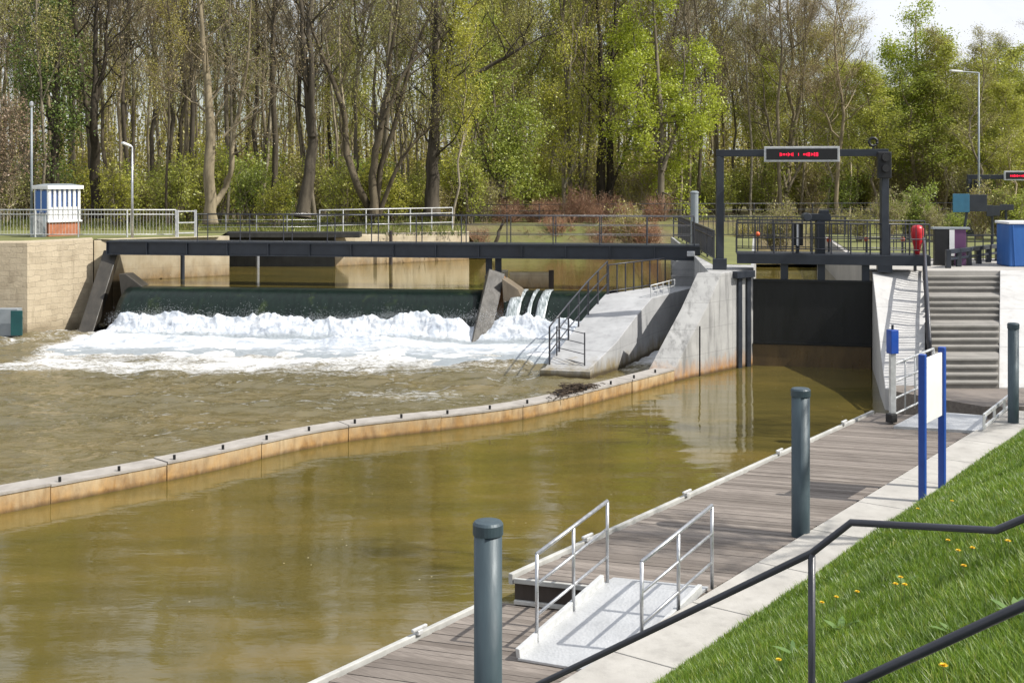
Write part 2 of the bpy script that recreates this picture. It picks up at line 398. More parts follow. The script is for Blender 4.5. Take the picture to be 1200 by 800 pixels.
def leaf_mat(name, stops, trans=.45):
    m, nt, out = new_mat(name); g = nd(nt,'ShaderNodeNewGeometry'); oi = nd(nt,'ShaderNodeObjectInfo')
    col = ramp(nt, g.outputs['Random Per Island'], stops)
    tint = ramp(nt, oi.outputs['Random'], [(0,(.78,.84,.8)),(.5,(1,1,1)),(1,(1.15,1.08,.9))])
    col = mix(nt, 1.0, col, tint, 'MULTIPLY')
    d = nd(nt,'ShaderNodeBsdfDiffuse'); t = nd(nt,'ShaderNodeBsdfTranslucent'); gl = nd(nt,'ShaderNodeBsdfGlossy'); gl.inputs['Roughness'].default_value = .45
    ms = nd(nt,'ShaderNodeMixShader'); ms.inputs[0].default_value = trans
    m2 = nd(nt,'ShaderNodeMixShader'); m2.inputs[0].default_value = .04
    nt.links.new(col, d.inputs['Color']); nt.links.new(col, t.inputs['Color'])
    nt.links.new(d.outputs[0], ms.inputs[1]); nt.links.new(t.outputs[0], ms.inputs[2])
    nt.links.new(ms.outputs[0], m2.inputs[1]); nt.links.new(gl.outputs[0], m2.inputs[2]); nt.links.new(m2.outputs[0], out.inputs['Surface'])
    return m
M['leaf_bright'] = leaf_mat('leaves_bright', [(0,(.24,.30,.02)),(.5,(.42,.48,.045)),(1,(.54,.60,.08))])
M['leaf_mid'] = leaf_mat('leaves_mid', [(0,(.19,.25,.035)),(.5,(.29,.35,.055)),(1,(.40,.44,.085))])
M['leaf_yellow'] = leaf_mat('leaves_yellow', [(0,(.27,.30,.04)),(.5,(.40,.42,.065)),(1,(.52,.53,.10))])
M['leaf_olive'] = leaf_mat('leaves_olive', [(0,(.22,.20,.06)),(.5,(.32,.30,.085)),(1,(.42,.41,.115))], .3)
M['leaf_brown'] = leaf_mat('leaves_brown', [(0,(.20,.15,.09)),(.5,(.28,.22,.13)),(1,(.36,.295,.18))], .2)
M['leaf_red'] = leaf_mat('leaves_red', [(0,(.22,.15,.10)),(.5,(.31,.215,.145)),(1,(.38,.28,.18))], .25)
M['leaf_ivy'] = leaf_mat('leaves_ivy', [(0,(.09,.14,.028)),(.5,(.15,.21,.045)),(1,(.24,.29,.07))], .3)
def grass_mix(m):
    nt = m.node_tree; v = coords(nt)
    for n in list(nt.nodes):
        if n.type in ('BSDF_DIFFUSE','BSDF_TRANSLUCENT'):
            src = n.inputs['Color'].links[0].from_socket
            c1 = mix(nt, ramp(nt, noise(nt,v,1.3,5,.65),[(.45,(0,0,0)),(.62,(.65,)*3)]), src, (.095,.175,.02))
            c2 = mix(nt, ramp(nt, noise(nt,v,3.1,5,.7),[(.56,(0,0,0)),(.7,(.7,)*3)]), c1, (.27,.30,.05))
            nt.links.new(c2, n.inputs['Color'])
    return m
M['grass'] = leaf_mat('grass_blades', [(0,(.075,.145,.011)),(.4,(.14,.25,.02)),(.8,(.205,.325,.028)),(1,(.33,.36,.07))], .5)
M['grass_far'] = pbr('meadow', (.17,.18,.05), (.10,.105,.035), .8, .95, 0, .4, 12)
M['soil'] = pbr('bank_soil', (.05,.075,.016), (.028,.036,.012), 3, .95, 0, .4, 20)
def forest_floor():
    m, nt, out = new_mat('forest_floor'); v = coords(nt)
    a = ramp(nt, noise(nt,v,1.5,8,.7), [(.3,(.10,.08,.045)),(.7,(.19,.155,.09))])
    col = mix(nt, ramp(nt, noise(nt,v,.22,6,.65),[(.42,(0,0,0)),(.6,(.8,)*3)]), a, (.125,.14,.04))
    principled(nt, out, col, .95, 0, bump(nt,noise(nt,v,6,6,.7),.6,.1), .2); return m
M['forest_floor'] = forest_floor()
M['riverbed'] = pbr('riverbed', (.08,.06,.03), (.05,.04,.02), 1, .9)
M['flower'] = pbr('dandelion_yellow', (.72,.50,.01), (.6,.36,.008), 20, .7)
M['stem'] = pbr('flower_stem', (.16,.22,.05), (.12,.16,.04), 8, .6)
M['dock'] = leaf_mat('dock_leaves', [(0,(.10,.19,.05)),(1,(.18,.28,.09))], .35)
M['lamp_glass'] = pbr('lamp_glass', (.75,.76,.76), (.65,.66,.66), 3, .25)
def led():
    m, nt, out = new_mat('red_led'); e = nd(nt,'ShaderNodeEmission'); e.inputs['Color'].default_value = (1,.02,.06,1); e.inputs['Strength'].default_value = 1.6
    nt.links.new(e.outputs[0], out.inputs['Surface']); return m
M['led'] = led()

grass_mix(M['grass'])
# ================================================================== SETTING
def poly_sheet(name, poly, z, mat, kind='structure'):
    mb = MB(); zz = z if isinstance(z,(list,tuple)) else [z]*len(poly)
    k = [(p[0],p[1],zz[i]) for i,p in enumerate(poly)]
    mb.v = k
    for tri in tessellate_polygon([[Vector((p[0],p[1],0)) for p in poly]]):
        a,b,c = [Vector(k[i]) for i in tri]; mb.f.append(tuple(tri) if (b-a).cross(c-a).z > 0 else tuple(reversed(tri)))
    return mb.build(name, mat, kind=kind, recalc=False)

poly_sheet('riverbed', [(-600,-240),(600,-240),(600,600),(-600,600)], -1.6, M['riverbed'])

# forest floor behind the river, rising gently to the horizon
A = (-19.15,47.2); B = (-17.5,49.9); B2 = (-16.9,50.6); C2 = (-12.6,53.3); C3 = (-13.7,58.7); C4 = (-8.7,58.7); C5 = (-2.27,63.5)
poly_sheet('forest_floor', [(-600,58.8),C3,C4,C5,(-3,73),(10,77),(45,81),(600,90),(600,600),(-600,600)], 3.2, M['forest_floor'])
poly_sheet('riverside_terrace', [(-60,47.0),(A[0]-.3,47.9),(B[0]-.4,50.2),(B2[0]-.3,50.2),(C2[0]-.35,52.7),(C3[0]-.2,58.9),(-60,58.9)], 3.5, M['grass_far'])
mb = MB()
tops = [(-3,73),(10,77),(45,81),(120,84)]; lows = [(-3.6,70),(11,73.6),(46,77.5),(120,80)]
for i in range(3):
    mb.add([(*lows[i],1.2),(*lows[i+1],1.2),(*tops[i+1],3.2),(*tops[i],3.2)], [(0,1,2,3)])
mb.add([(C5[0]-.2,C5[1],3.2),(-3,73,3.2),(-3.6,70,1.2),(C5[0]+1.5,C5[1]+.4,1.2)],[(0,3,2,1)])
mb.build('river_bank', M['forest_floor'], kind='structure')

# lower river: one sheet, choppy below the weir and calm in front of the pontoon
TW = [(-30,3.0),(-20,11.0),(-13,18.4),(-9.43,22.0),(-6.64,24.8),(-4.2,27.7),(-.64,29.8),(.89,31.1),(2.68,33.2),(4.9,36.1)]   # foot of the training wall
DS = Vector((.993,-.117,0)); DW = Vector((-.117,-.993,0)); D0 = Vector((-15.4,48.46,0))     # weir frame: along the crest / downstream
step = .13
xs = np.arange(-46,14.5,step); ys = np.arange(3,50.5,step); X, Y = np.meshgrid(xs,ys); X = X.ravel(); Y = Y.ravel()
tw = np.array(TW); yw = np.interp(X, tw[:,0], tw[:,1])
yw = np.where(X>6.0, 99.0, np.where(X>4.9, 36.1, yw)); side = sstep(-.2,.6, Y-yw-.5)
w = (X-D0.x)*DW.x + (Y-D0.y)*DW.y; s = (X-D0.x)*DS.x + (Y-D0.y)*DS.y
near = np.exp(-np.clip(w-4,0,99)/13.0)
turb = side*(.28+.72*near)*np.where(X>2.6, .5, 1)
foamw = side*(.285+.42*np.exp(-np.clip(w-4.8,0,99)/2.6) + .19*np.exp(-np.clip(w-4,0,99)/9.0))
foamw += side*.24*np.exp(-((w-9.0-.12*(6-s))/1.4)**2)*sstep(13,2,s) + side*.17*np.exp(-((w-13.5)/2.2)**2)*np.exp(-((s-16)/4.0)**2)
foamw *= 1-.42*sstep(.3,-1.5,s)
foamw = np.clip(foamw*(.75+.5*fbm(X*.25,Y*.5,3,5)),0,.86)
Z = turb*((fbm(X*.9,Y*1.9,4,3)-.47)*.40 + (fbm(X*2.4,Y*4.6,3,8)-.44)*.17) + (1-side)*((fbm(X*.35,Y*.9,3,9)-.45)*.02+(fbm(X*.5+3,Y*2.2,3,19)-.45)*.014)
nx, ny = len(xs), len(ys)
idx = np.arange(nx*ny).reshape(ny,nx)
quads = np.stack([idx[:-1,:-1].ravel(),idx[:-1,1:].ravel(),idx[1:,1:].ravel(),idx[1:,:-1].ravel()],1)
# the river lies only on the water side of the quay and below the weir
keep = ((X*N.x+Y*N.y) < -6.9) | (Y > 30)
keep &= (w > 1.0) | (s<-1.5) | (s>18)
quads = quads[keep[quads].all(1)]
water = mesh_np('river_water', np.stack([X,Y,Z],1), [quads], M['water'], True); tag(water, kind='structure')
for nm, arr in (('turb',turb),('foam',foamw)):
    at = water.data.attributes.new(nm,'FLOAT','POINT'); at.data.foreach_set('value', arr.astype(np.float32))
# wider river down to the left of the frame
poly_sheet('river_reach', [(-400,-150),(-46,-150),(-46,50),(-400,50)], -.02, M['water_up'])
poly_sheet('river_reach.001', [(-46,-150),(-8,-150),(-2.2,3.0),(-46,3.0)], -.02, M['water_up'])
# upper river behind the weir, and the lock chamber
pu = [D0+DS*.05+DW*.02, D0+DS*19.3+DW*.02, Vector((7,47)).to_3d(), Vector((12,60,0)), Vector((400,62,0)), Vector((400,90,0)), Vector((-4,90,0)), Vector((-4,66,0)), Vector((-14.6,60,0)), Vector((-12.7,53.4,0)), Vector((-16.7,50.9,0)), Vector((-16.2,49.4,0))]
poly_sheet('upper_river_water', [(p.x,p.y) for p in pu], 1.752, M['water_up'])
poly_sheet('lock_chamber_water', [(7.8,39.5),(11.6,38.8),(16,60.2),(11.5,60.2)], 1.6, M['water_up'])

# grass bank (the camera stands on its top)
BANK_N, BANK_Z, SL = -6.55, .63, .612
def bank_z(n): return BANK_Z + (n-BANK_N)*SL if n < .2 else BANK_Z + (.2-BANK_N)*SL
def bank_zt(n, t):
    return bank_z(n) + .05*math.sin(t*.9+n*1.3) * min(1,(n-BANK_N)/.8) if n > BANK_N else bank_z(n)
mb = MB(); ts = [2+.5*i for i in range(73)]; ns = [BANK_N+.45*i for i in range(16)]+[2,6,14]
for t in ts:
    for n in ns: mb.v.append(tuple(TN(t,n,bank_zt(n,t))))
m_ = len(ns)
for i in range(len(ts)-1):
    for j in range(m_-1): mb.f.append((i*m_+j, i*m_+j+1, (i+1)*m_+j+1, (i+1)*m_+j))
mb.build('grass_bank', M['soil'], smooth=True, kind='structure')
mb = MB()
mb.hexa([TN(-200,BANK_N,-1),TN(-200,200,-1),TN(1.9,200,-1),TN(1.9,BANK_N,-1)],[TN(-200,BANK_N,.6),TN(-200,.2,4.7),TN(1.9,.2,4.7),TN(1.9,BANK_N,.6)])
mb.build('bank_ground', M['soil'], kind='structure')
poly_sheet('upper_lawn', [tuple(TN(-200,.2)[:2]),tuple(TN(-200,200)[:2]),tuple(TN(38,200)[:2]),tuple(TN(38,14)[:2]),tuple(TN(38,.2)[:2]),tuple(TN(1.9,.2)[:2])], 4.69, M['soil'])

# concrete quay path along the water's edge
mb = MB(); t = 2.0
while t < 29.0:
    L = 1.98
    mb.hexa([TN(t,-7.42,-1),TN(t,BANK_N,-1),TN(t+L,BANK_N,-1),TN(t+L,-7.42,-1)],[TN(t,-7.42,.65),TN(t,BANK_N,.65),TN(t+L,BANK_N,.65),TN(t+L,-7.42,.65)])
    t += 2.0
mb.build('quay_path', M['concrete_strip'], bevel=.012, kind='structure')

# plaza beside the lock
PZ = 3.12
G0 = Vector((7.92,39.2,0)); G1 = Vector((11.6,38.45,0)); GC = (G1-G0).normalized(); GA = Vector((-GC.y,GC.x,0))
mb = MB()
mb.prism([(11.6,38.45),(13.42,38.9),(15.9,38.9),(26,38.2),(60,40),(60,62),(16.1,62)], -1, PZ)
poly_sheet('plaza_lawn', [(13.0,44.4),(60,46),(60,61.9),(16.2,61.9)], PZ+.02, M['grass_far'])
mb.build('plaza', M['paver'], kind='structure')

# ================================================================== LOCK AND WEIR
def struct_thing(name, loc, label, cat): return empty(name, loc, label, cat)

# left lock wall: splayed wing with sloping white top, then the wall proper
r = empty('lock_wall', (6.5,38,0), 'grey concrete lock wall on the left of the black gate, with a sloping bright top and rust at the water', 'lock wall')
E0 = Vector((4.9,36.1,0)); E1 = Vector((7.1,38.5,0))
stn = [(0,.34),(.28,1.25),(.53,2.05),(.81,3.12),(1.0,3.12)]
mb = MB(); k = []
for sx, zt in stn:
    p = E0.lerp(E1, sx); o = p + Vector((-.78,.04,0))
    k.append([(o.x,o.y,-1),(p.x,p.y,-1),(p.x,p.y,zt),(o.x,o.y,zt)])
vs = [v for q in k for v in q]; fs = [(0,1,2,3)]
for i in range(len(k)-1):
    a = i*4; b = a+4
    fs += [(a,b,b+1,a+1),(a+1,b+1,b+2,a+2),(a+2,b+2,b+3,a+3),(a+3,b+3,b,a)]
fs.append(tuple(len(vs)-4+i for i in (3,2,1,0)))
mb.add(vs, fs); mb.build('splayed_wing', M['concrete_lock'], r, bevel=.02)
mb = MB().prism([(6.34,38.56),(7.1,38.504),(7.92,39.2),(12.3,60.2),(8.0,60.2),(7.1,46.9)], -1, PZ-.004)
mb.build('wall_body', M['concrete_lock'], r, bevel=.015)
mb = MB()
for f_ in (.30,.72):
    p = E1.lerp(G0, f_); mb.box((p.x+.02,p.y-.03,1.5),(.16,.1,3.2), math.atan2(GA.y,GA.x)-.9)
mb.build('stoplog_guide', M['steel_dark'], r, bevel=.01)
mb = MB(); p = E1.lerp(G0,.5); mb.box((p.x+.0,p.y-.08,PZ-.1),(.9,.25,.22), .7); mb.build('coping_bracket', M['steel_dark'], r, bevel=.01)
p = E0.lerp(E1,.42); MB().bar((p.x+.012,p.y-.012,-.2),(p.x+.012,p.y-.012,1.55),.03,.03).build('joint_strip', M['black'], r)

# right lock wall: bright sloping coping beside the stairs
r = empty('lock_wall', (11,34,0), 'bright white concrete wall sloping down between the black lock gate and the grey stairs', 'lock wall')
LE = [(11.6,38.45,PZ),(11.02,36.1,2.12),(10.4,33.7,1.2),(9.93,31.8,.56)]
RE = [(13.34,38.88,PZ),(12.52,36.2,2.2),(11.62,33.6,1.35),(10.83,31.0,.72)]
mb = MB(); vs = []
for l, q in zip(LE,RE): vs += [(l[0],l[1],-1),(q[0],q[1],-1),q,l]
fs = [(0,1,2,3)]
for i in range(3):
    a = i*4; b = a+4; fs += [(a,b,b+1,a+1),(a+1,b+1,b+2,a+2),(a+2,b+2,b+3,a+3),(a+3,b+3,b,a)]
fs.append((15,14,13,12)); mb.add(vs,fs); mb.build('sloping_wall', M['concrete_white'], r, bevel=.02)

poly_sheet('lock_verge', [(7.0,41.6),(8.3,41.5),(12.1,60),(8.1,60),(7.16,46.9)], PZ+.004, M['grass_far'])
# gate
r = empty('lock_gate', (9.8,38.8,0), 'black steel lock gate closed above a brown wet sill', 'lock gate')
mb = MB(); mb.bar(G0+Vector((0,.06,1.76)), G1+Vector((0,.06,1.76)), .16, 2.14)
mb.build('gate_leaf', M['gate'], r, bevel=.01)
mb = MB()
for z in (.76,2.78): mb.bar(G0+Vector((.02,-.045,z)),G1+Vector((-.02,-.045,z)),.07,.06)
mb.build('gate_ribs', M['gate'], r)
mb = MB(); mb.bar(G0+Vector((0,.22,-.15)), G1+Vector((0,.22,-.15)), .5, 1.7); mb.build('sill', M['sill'], r)
for f_ in (.27,.58,.95):
    p = G0.lerp(G1,f_); MB().box((p.x,p.y+.1,3.1),(.24,.24,.55),math.atan2(GC.y,GC.x)).build('gate_stanchion', M['steel_dark'], r, bevel=.01)

# steel walkway over the gate with its railing
def railing(root, pts, h, posts, bars, rp, rb, mat, balus=0, rbal=.008, name='handrail', ptop=0):
    """posts at every given point + subdivision; bars at given heights; every post its own part"""
    pts = [Vector(p) for p in pts]
    mb = MB(); mb.tube([p+Vector((0,0,h)) for p in pts], rb*1.15, 8); mb.build(name, mat, root, smooth=True)
    mb = MB()
    for b in bars: mb.tube([p+Vector((0,0,b)) for p in pts], rb, 6)
    if bars: mb.build('rail', mat, root, smooth=True)
    mp = MB(); bal = MB()
    for i in range(len(pts)-1):
        a, b = pts[i], pts[i+1]; L = (b-a).length; k = max(1, round(L/posts))
        for j in range(k + (1 if i == len(pts)-2 else 0)):
            q = a.lerp(b, j/k); MB().tube([q,q+Vector((0,0,h+ptop))], rp, 8).build('post', mat, root, smooth=False)
        if balus:
            nb = int(L/balus)
            for j in range(1,nb):
                q = a.lerp(b,j/nb); bal.tube([q+Vector((0,0,bars[-1] if bars else .08)), q+Vector((0,0,h))], rbal, 5, False)
    if balus: bal.build('balusters', mat, root)
r = empty('gate_walkway', (9.8,38.8,3.3), 'dark steel walkway and railing crossing the lock right above the black gate', 'walkway')
Wa = G0 - GC*.55; Wb = G1 + GC*1.75
mb = MB(); mb.bar(Wa+Vector((0,-.1,3.5)), Wb+Vector((0,-.1,3.5)), .12, .32); mb.bar(Wa+GA*1.1+Vector((0,0,3.5)), Wb+GA*1.1+Vector((0,0,3.5)), .12, .32)
mb.build('girder', M['steel_dark'], r, bevel=.008)
mb = MB(); mb.bar(Wa+GA*.5+Vector((0,0,3.66)), Wb+GA*.5+Vector((0,0,3.66)), 1.1, .04); mb.build('walkway_grating', M['steel_dark'], r)
railing(r, [Wa+GA*.02+Vector((0,0,3.68)), Wb+GA*.02+Vector((0,0,3.68))], .98, .62, [.5,.15], .026, .02, M['steel_rail'], .2, .014)
railing(r, [Wa+GA*1.08+Vector((0,0,3.68)), Wb+GA*1.08+Vector((0,0,3.68))], 1.05, .62, [.5,.15], .022, .018, M['steel_rail'])
mb = MB(); p = G0.lerp(G1,.57)+GA*.35
mb.box((p.x,p.y,4.2),(.28,.28,1.1),.0); mb.build('actuator_column', M['steel_dark'], r, bevel=.02)
mb = MB(); mb.box((p.x-.05,p.y,4.86),(.75,.3,.22),-.1); mb.box((p.x+.12,p.y,5.0),(.3,.3,.18),-.1); mb.tube([(p.x-.45,p.y-.2,4.86),(p.x-.45,p.y+.2,4.86)],.14,16); mb.build('actuator_drive', M['steel_dark'], r, bevel=.02)
p = G0.lerp(G1,.38)+GA*.6
t_ = empty('control_cabinet', (p.x,p.y,3.68), 'small black control box with a white stripe on the lock gate walkway', 'control box')
MB().box((p.x,p.y,4.28),(.36,.25,.75),-.2).build('cabinet', M['black'], t_, bevel=.015)
MB().box((p.x-.03,p.y-.14,4.28),(.06,.03,.75),-.2).build('stripe', M['white'], t_)
MB().bar((p.x,p.y,3.68),(p.x,p.y,3.92),.1,.1).build('stand', M['steel_dark'], t_)

# gantry with the display
def gantry(base, c, span, h, zb, wl, label, name='gantry'):
    r = empty(name, (base.x,base.y,zb), label, 'gantry')
    for q in (base, base+c*span):
        MB().bar(q+Vector((0,0,zb)), q+Vector((0,0,zb+h)), wl, wl).build('leg', M['steel_dark'], r, bevel=.015)
        MB().box((q.x,q.y,zb+.18),(wl*1.9,wl*1.9,.36),math.atan2(c.y,c.x)).build('foot', M['steel_dark'], r, bevel=.015)
    q0 = base - c*wl/2; q1 = base+c*(span+wl/2)
    MB().bar(q0+Vector((0,0,zb+h+.115)), q1+Vector((0,0,zb+h+.115)), wl*.95, .23).build('crossbeam', M['steel_dark'], r, bevel=.015)
    return r
GB = Vector((6.87,39.5,0))
gantry(GB, GC, 5.22, 3.72, PZ, .24, 'tall dark steel gantry standing over the black lock gate in the middle distance')
def led_sign(c, along, wdt, hgt, label, parts):
    n = Vector((along.y,-along.x,0)); c = Vector(c)
    if n.y > 0: n = -n
    r = empty('led_display', c, label, 'display')
    r = MB().bar(c-along*wdt/2, c+along*wdt/2, .22, hgt).build('housing', M['galv_pale'], r, bevel=.012)
    q = c+n*.115
    MB().bar(q-along*(wdt/2-.07), q+along*(wdt/2-.07), .02, hgt-.14).build('screen', M['black'], r)
    mb = MB(); q = c+n*.128
    for (x0,x1) in parts:
        x = x0
        while x < x1-.03:      # unreadable glowing characters: dot columns of uneven height
            hgt_ = random.choice((.5,1,1,.75)); lw = random.choice((.02,.045,.03))
            mb.bar(q+along*x+Vector((0,0,-.06*hgt_-.01)), q+along*x+Vector((0,0,.06*hgt_-.01)), lw, .006, up=n)
            x += lw+.022
    mb.build('glowing_letters', M['led'], r)
    return r
c = GB+GC*2.57+Vector((0,-.25,PZ+3.79)); led_sign(c, GC, 2.38, .5, 'long black display with red glowing letters in a grey frame on the lock gantry', [(-.68,-.22),(-.1,-.05),(.06,.56)])
def traffic_light(c, label, size=(.42,.3,.85)):
    r = empty('signal_light', c, label, 'signal')
    r = MB().box(c,size,-.15).build('signal_housing', M['black'], r, bevel=.03)
    for dz in (.24,-.1):
        q = Vector(c)+Vector((-.02,-size[1]/2-.02,dz*size[2]/.85)); mb = MB(); mb.tube([q,q+Vector((0,-.1,0))],.12*size[2]/.85,14); mb.build('visor', M['black'], r, smooth=False)
    return r
q = GB+GC*5.22; traffic_light((q.x-.1,q.y-.3,6.55), 'black two-lamp signal hung on the right leg of the lock gantry')
r = empty('siren_ring', (q.x-.36,q.y,7.1), 'small black round horn on top of the lock gantry', 'horn')
mb = MB(); n_=16
mb.tube([(q.x-.36+.13*math.cos(2*math.pi*i/n_),q.y,7.3+.13*math.sin(2*math.pi*i/n_)) for i in range(n_+1)],.045,6); mb.build('ring', M['black'], r, smooth=True)
MB().bar((q.x-.36,q.y,7.06),(q.x-.36,q.y,7.2),.05,.05).build('bracket', M['black'], r)

# slipway: sloping concrete ramp beside the weir
r = empty('slipway', (3,40,0), 'pale concrete slipway sloping down to the choppy water between the weir and the lock', 'slipway')
Lf = [(1.0,37.0,.26),(1.75,39.0,.85),(2.55,41.0,1.45),(3.35,43.0,1.95),(6.2,46.9,1.96)]
Rt = [(2.35,36.7,.26),(3.35,38.2,.9),(4.15,40.0,1.5),(4.9,41.9,1.92),(7.15,46.0,1.96)]
mb = MB(); vs = []
for l, q in zip(Lf,Rt): vs += [(l[0],l[1],-1),(q[0],q[1],-1),q,l]
fs = [(0,1,2,3)]
for i in range(4):
    a = i*4; b = a+4; fs += [(a,b,b+1,a+1),(a+1,b+1,b+2,a+2),(a+2,b+2,b+3,a+3),(a+3,b+3,b,a)]
fs.append((19,18,17,16)); mb.add(vs,fs); mb.build('ramp_body', M['concrete_slip'], r, bevel=.02)
mb = MB().hexa([(.85,36.85,-.6),(2.4,36.5,-.6),(2.5,36.9,-.6),(1.0,37.2,-.6)],[(.85,36.85,.24),(2.4,36.5,.24),(2.5,36.9,.255),(1.0,37.2,.255)]); mb.build('toe_slab', M['concrete_slip'], r, bevel=.02)
r2 = empty('slipway_railing', (1.2,37.5,.3), 'dark railing running up the left edge of the pale slipway', 'railing')
Lv = [Vector(p) for p in Lf]
def edge(pl, f_):
    f_ *= len(pl)-1; i = min(int(f_),len(pl)-2); return pl[i].lerp(pl[i+1],f_-i)
up = [edge(Lv[:4],f_)+Vector((.08,0,0)) for f_ in (.04,.34,.66,1.0)]
flat = [Lv[3]+Vector((.12,.02,0)), Vector((5.95,46.4,1.96))]
railing(r2, up, 1.18, 1.15, [.75,.38], .03, .022, M['steel_rail'])
r3 = empty('platform_railing', (flat[0].x,flat[0].y,1.96), 'dark upright bars fencing the top of the pale slipway below the footbridge', 'railing')
railing(r3, flat, 1.05, .62, [.1], .026, .02, M['steel_rail'])
r4 = empty('slipway_gate', (1.6,37.0,.26), 'low dark ladder-like gate across the foot of the pale slipway', 'gate')
mb = MB(); a, b = Vector((1.42,37.85,.42)), Vector((2.25,37.0,.33))
for z in (.06,.36,.68,1.0): mb.tube([a+Vector((0,0,z)),b+Vector((0,0,z))],.014,6)
mb.build('rungs', M['steel_rail'], r4)
MB().tube([b,b+Vector((0,0,1.03))],.022,8).build('post', M['steel_rail'], r4); MB().tube([a-Vector((0,0,.05)),a+Vector((0,0,1.03))],.022,8).build('post', M['steel_rail'], r4)
r5 = empty('low_railing', (5,41.9,1.95), 'short light grey railing on the shaded right edge of the slipway', 'railing')
q0 = Vector((4.88,42.0,1.93)); q1 = Vector((6.0,44.1,1.96))
railing(r5, [q0,q1], .42, .6, [.2], .02, .018, M['galv_pale'])

# footbridge
FL = Vector((-16.75,49.45,0)); FR = Vector((7.25,46.18,0)); FC = (FR-FL).normalized(); FN = Vector((-FC.y,FC.x,0))
r = empty('footbridge', (-5,48.5,3), 'long dark grey steel girder footbridge spanning the whole weir', 'footbridge')
mb = MB()
for off in (0,1.1):
    a = FL+FN*off; b = FR+FN*off
    mb.bar(a+Vector((0,0,3.21)), b+Vector((0,0,3.21)), .02, .48); mb.bar(a+Vector((0,0,3.47)), b+Vector((0,0,3.47)), .22, .03); mb.bar(a+Vector((0,0,2.96)), b+Vector((0,0,2.96)), .22, .03)
mb.build('girder', M['steel_dark'], r)
mb = MB(); L = (FR-FL).length; k = 14
for i in range(k+1):
    p = FL+FC*(L*i/k)
    mb.bar(p+Vector((0,-.06,2.97)),p+Vector((0,-.06,3.455)),.025,.1)
mb.build('stiffeners', M['steel_dark'], r)
mb = MB(); mb.bar(FL+FN*.55+Vector((0,0,3.5)), FR+FN*.55+Vector((0,0,3.5)), 1.2, .03); mb.build('bridge_deck', M['steel_dark'], r)
railing(r, [FL+FC*3.9+Vector((0,0,3.5)), FR-FC*.2+Vector((0,0,3.5))], 1.12, 1.75, [.75,.38], .022, .014, M['steel_rail'])
railing(r, [FL+FN*1.1+FC*3.9+Vector((0,0,3.5)), FR+FN*1.1-FC*.2+Vector((0,0,3.5))], 1.12, 1.75, [.75,.38], .022, .014, M['steel_rail'])
MB().box((FR.x-.35,FR.y-.12,3.2),(.3,.2,.2),-.19).build('bearing', M['galv'], r, bevel=.02)
r = empty('bridge_abutment', (6.55,46.5,1.96), 'small grey concrete block holding the right end of the footbridge', 'abutment')
mb = MB(); p = FR-FC*.55+FN*.5; mb.box((p.x,p.y,2.44),(1.0,1.3,.98),math.atan2(FC.y,FC.x)); mb.build('block', M['concrete_grey'], r, bevel=.02)
mb = MB(); mb.box((p.x-.02,p.y-.0,2.34),(1.04,1.34,.05),math.atan2(FC.y,FC.x)); mb.box((p.x,p.y,2.62),(1.03,1.33,.04),math.atan2(FC.y,FC.x)); mb.build('ledges', M['concrete_grey'], r)

# inflatable weir
prof = [(-2.6,.6),(-1.6,1.35),(-.8,1.64),(-.25,1.735),(.1,1.742),(.45,1.70),(.8,1.585),(1.12,1.39),(1.4,1.12),(1.62,.80),(1.78,.45),(1.86,.1),(1.9,-.4),(-2.6,-.4)]
def weir(s0, s1, label):
    mb = MB(); ss = np.linspace(s0,s1,40)
    for sv in ss:
        for (wv,z) in prof:
            wob = .02*math.sin(sv*2.1+z*2)+.012*math.sin(sv*5.3)
            p = D0+DS*float(sv)+DW*(wv+wob*(z>.1)); mb.v.append((p.x,p.y,z))
    m = len(prof)
    for i in range(len(ss)-1):
        for j in range(m): mb.f.append((i*m+j,i*m+(j+1)%m,(i+1)*m+(j+1)%m,(i+1)*m+j))
    mb.f.append(tuple(range(m))); mb.f.append(tuple((len(ss)-1)*m+j for j in reversed(range(m))))
    o = mb.build('rubber_weir', M['dam'], smooth=True); tag(o, label, 'weir', 'inflatable weirs either side of the pier')
    o.data.polygons.foreach_set('use_smooth',[len(p.vertices)==4 for p in o.data.polygons])
weir(.0, 14.4, 'long dark green inflated rubber weir with water rolling over it, left of the middle pier')
weir(15.35, 19.3, 'short dark rubber weir between the middle pier and the slipway')
for (sv,wd) in ((15.95,.42),(17.0,.3),(16.55,.12)):
    mb = MB()
    for i,(wv,z) in enumerate(prof[4:12]):
        for j in range(5):
            x = sv+(j-2)/4*wd*(1+.35*i/7)+random.uniform(-.02,.02)-.05*i
            p = D0+DS*x+DW*(wv+.05+.05*i/7+random.uniform(0,.03)); mb.v.append((p.x,p.y,z+.03))
    for i in range(7):
        for j in range(4): mb.f.append((i*5+j,i*5+j+1,i*5+j+6,i*5+j+5))
    o = mb.build('water_spill', M['spill'], smooth=True, kind='stuff')
    so = o.modifiers.new('Solid','SOLIDIFY'); so.thickness = .04

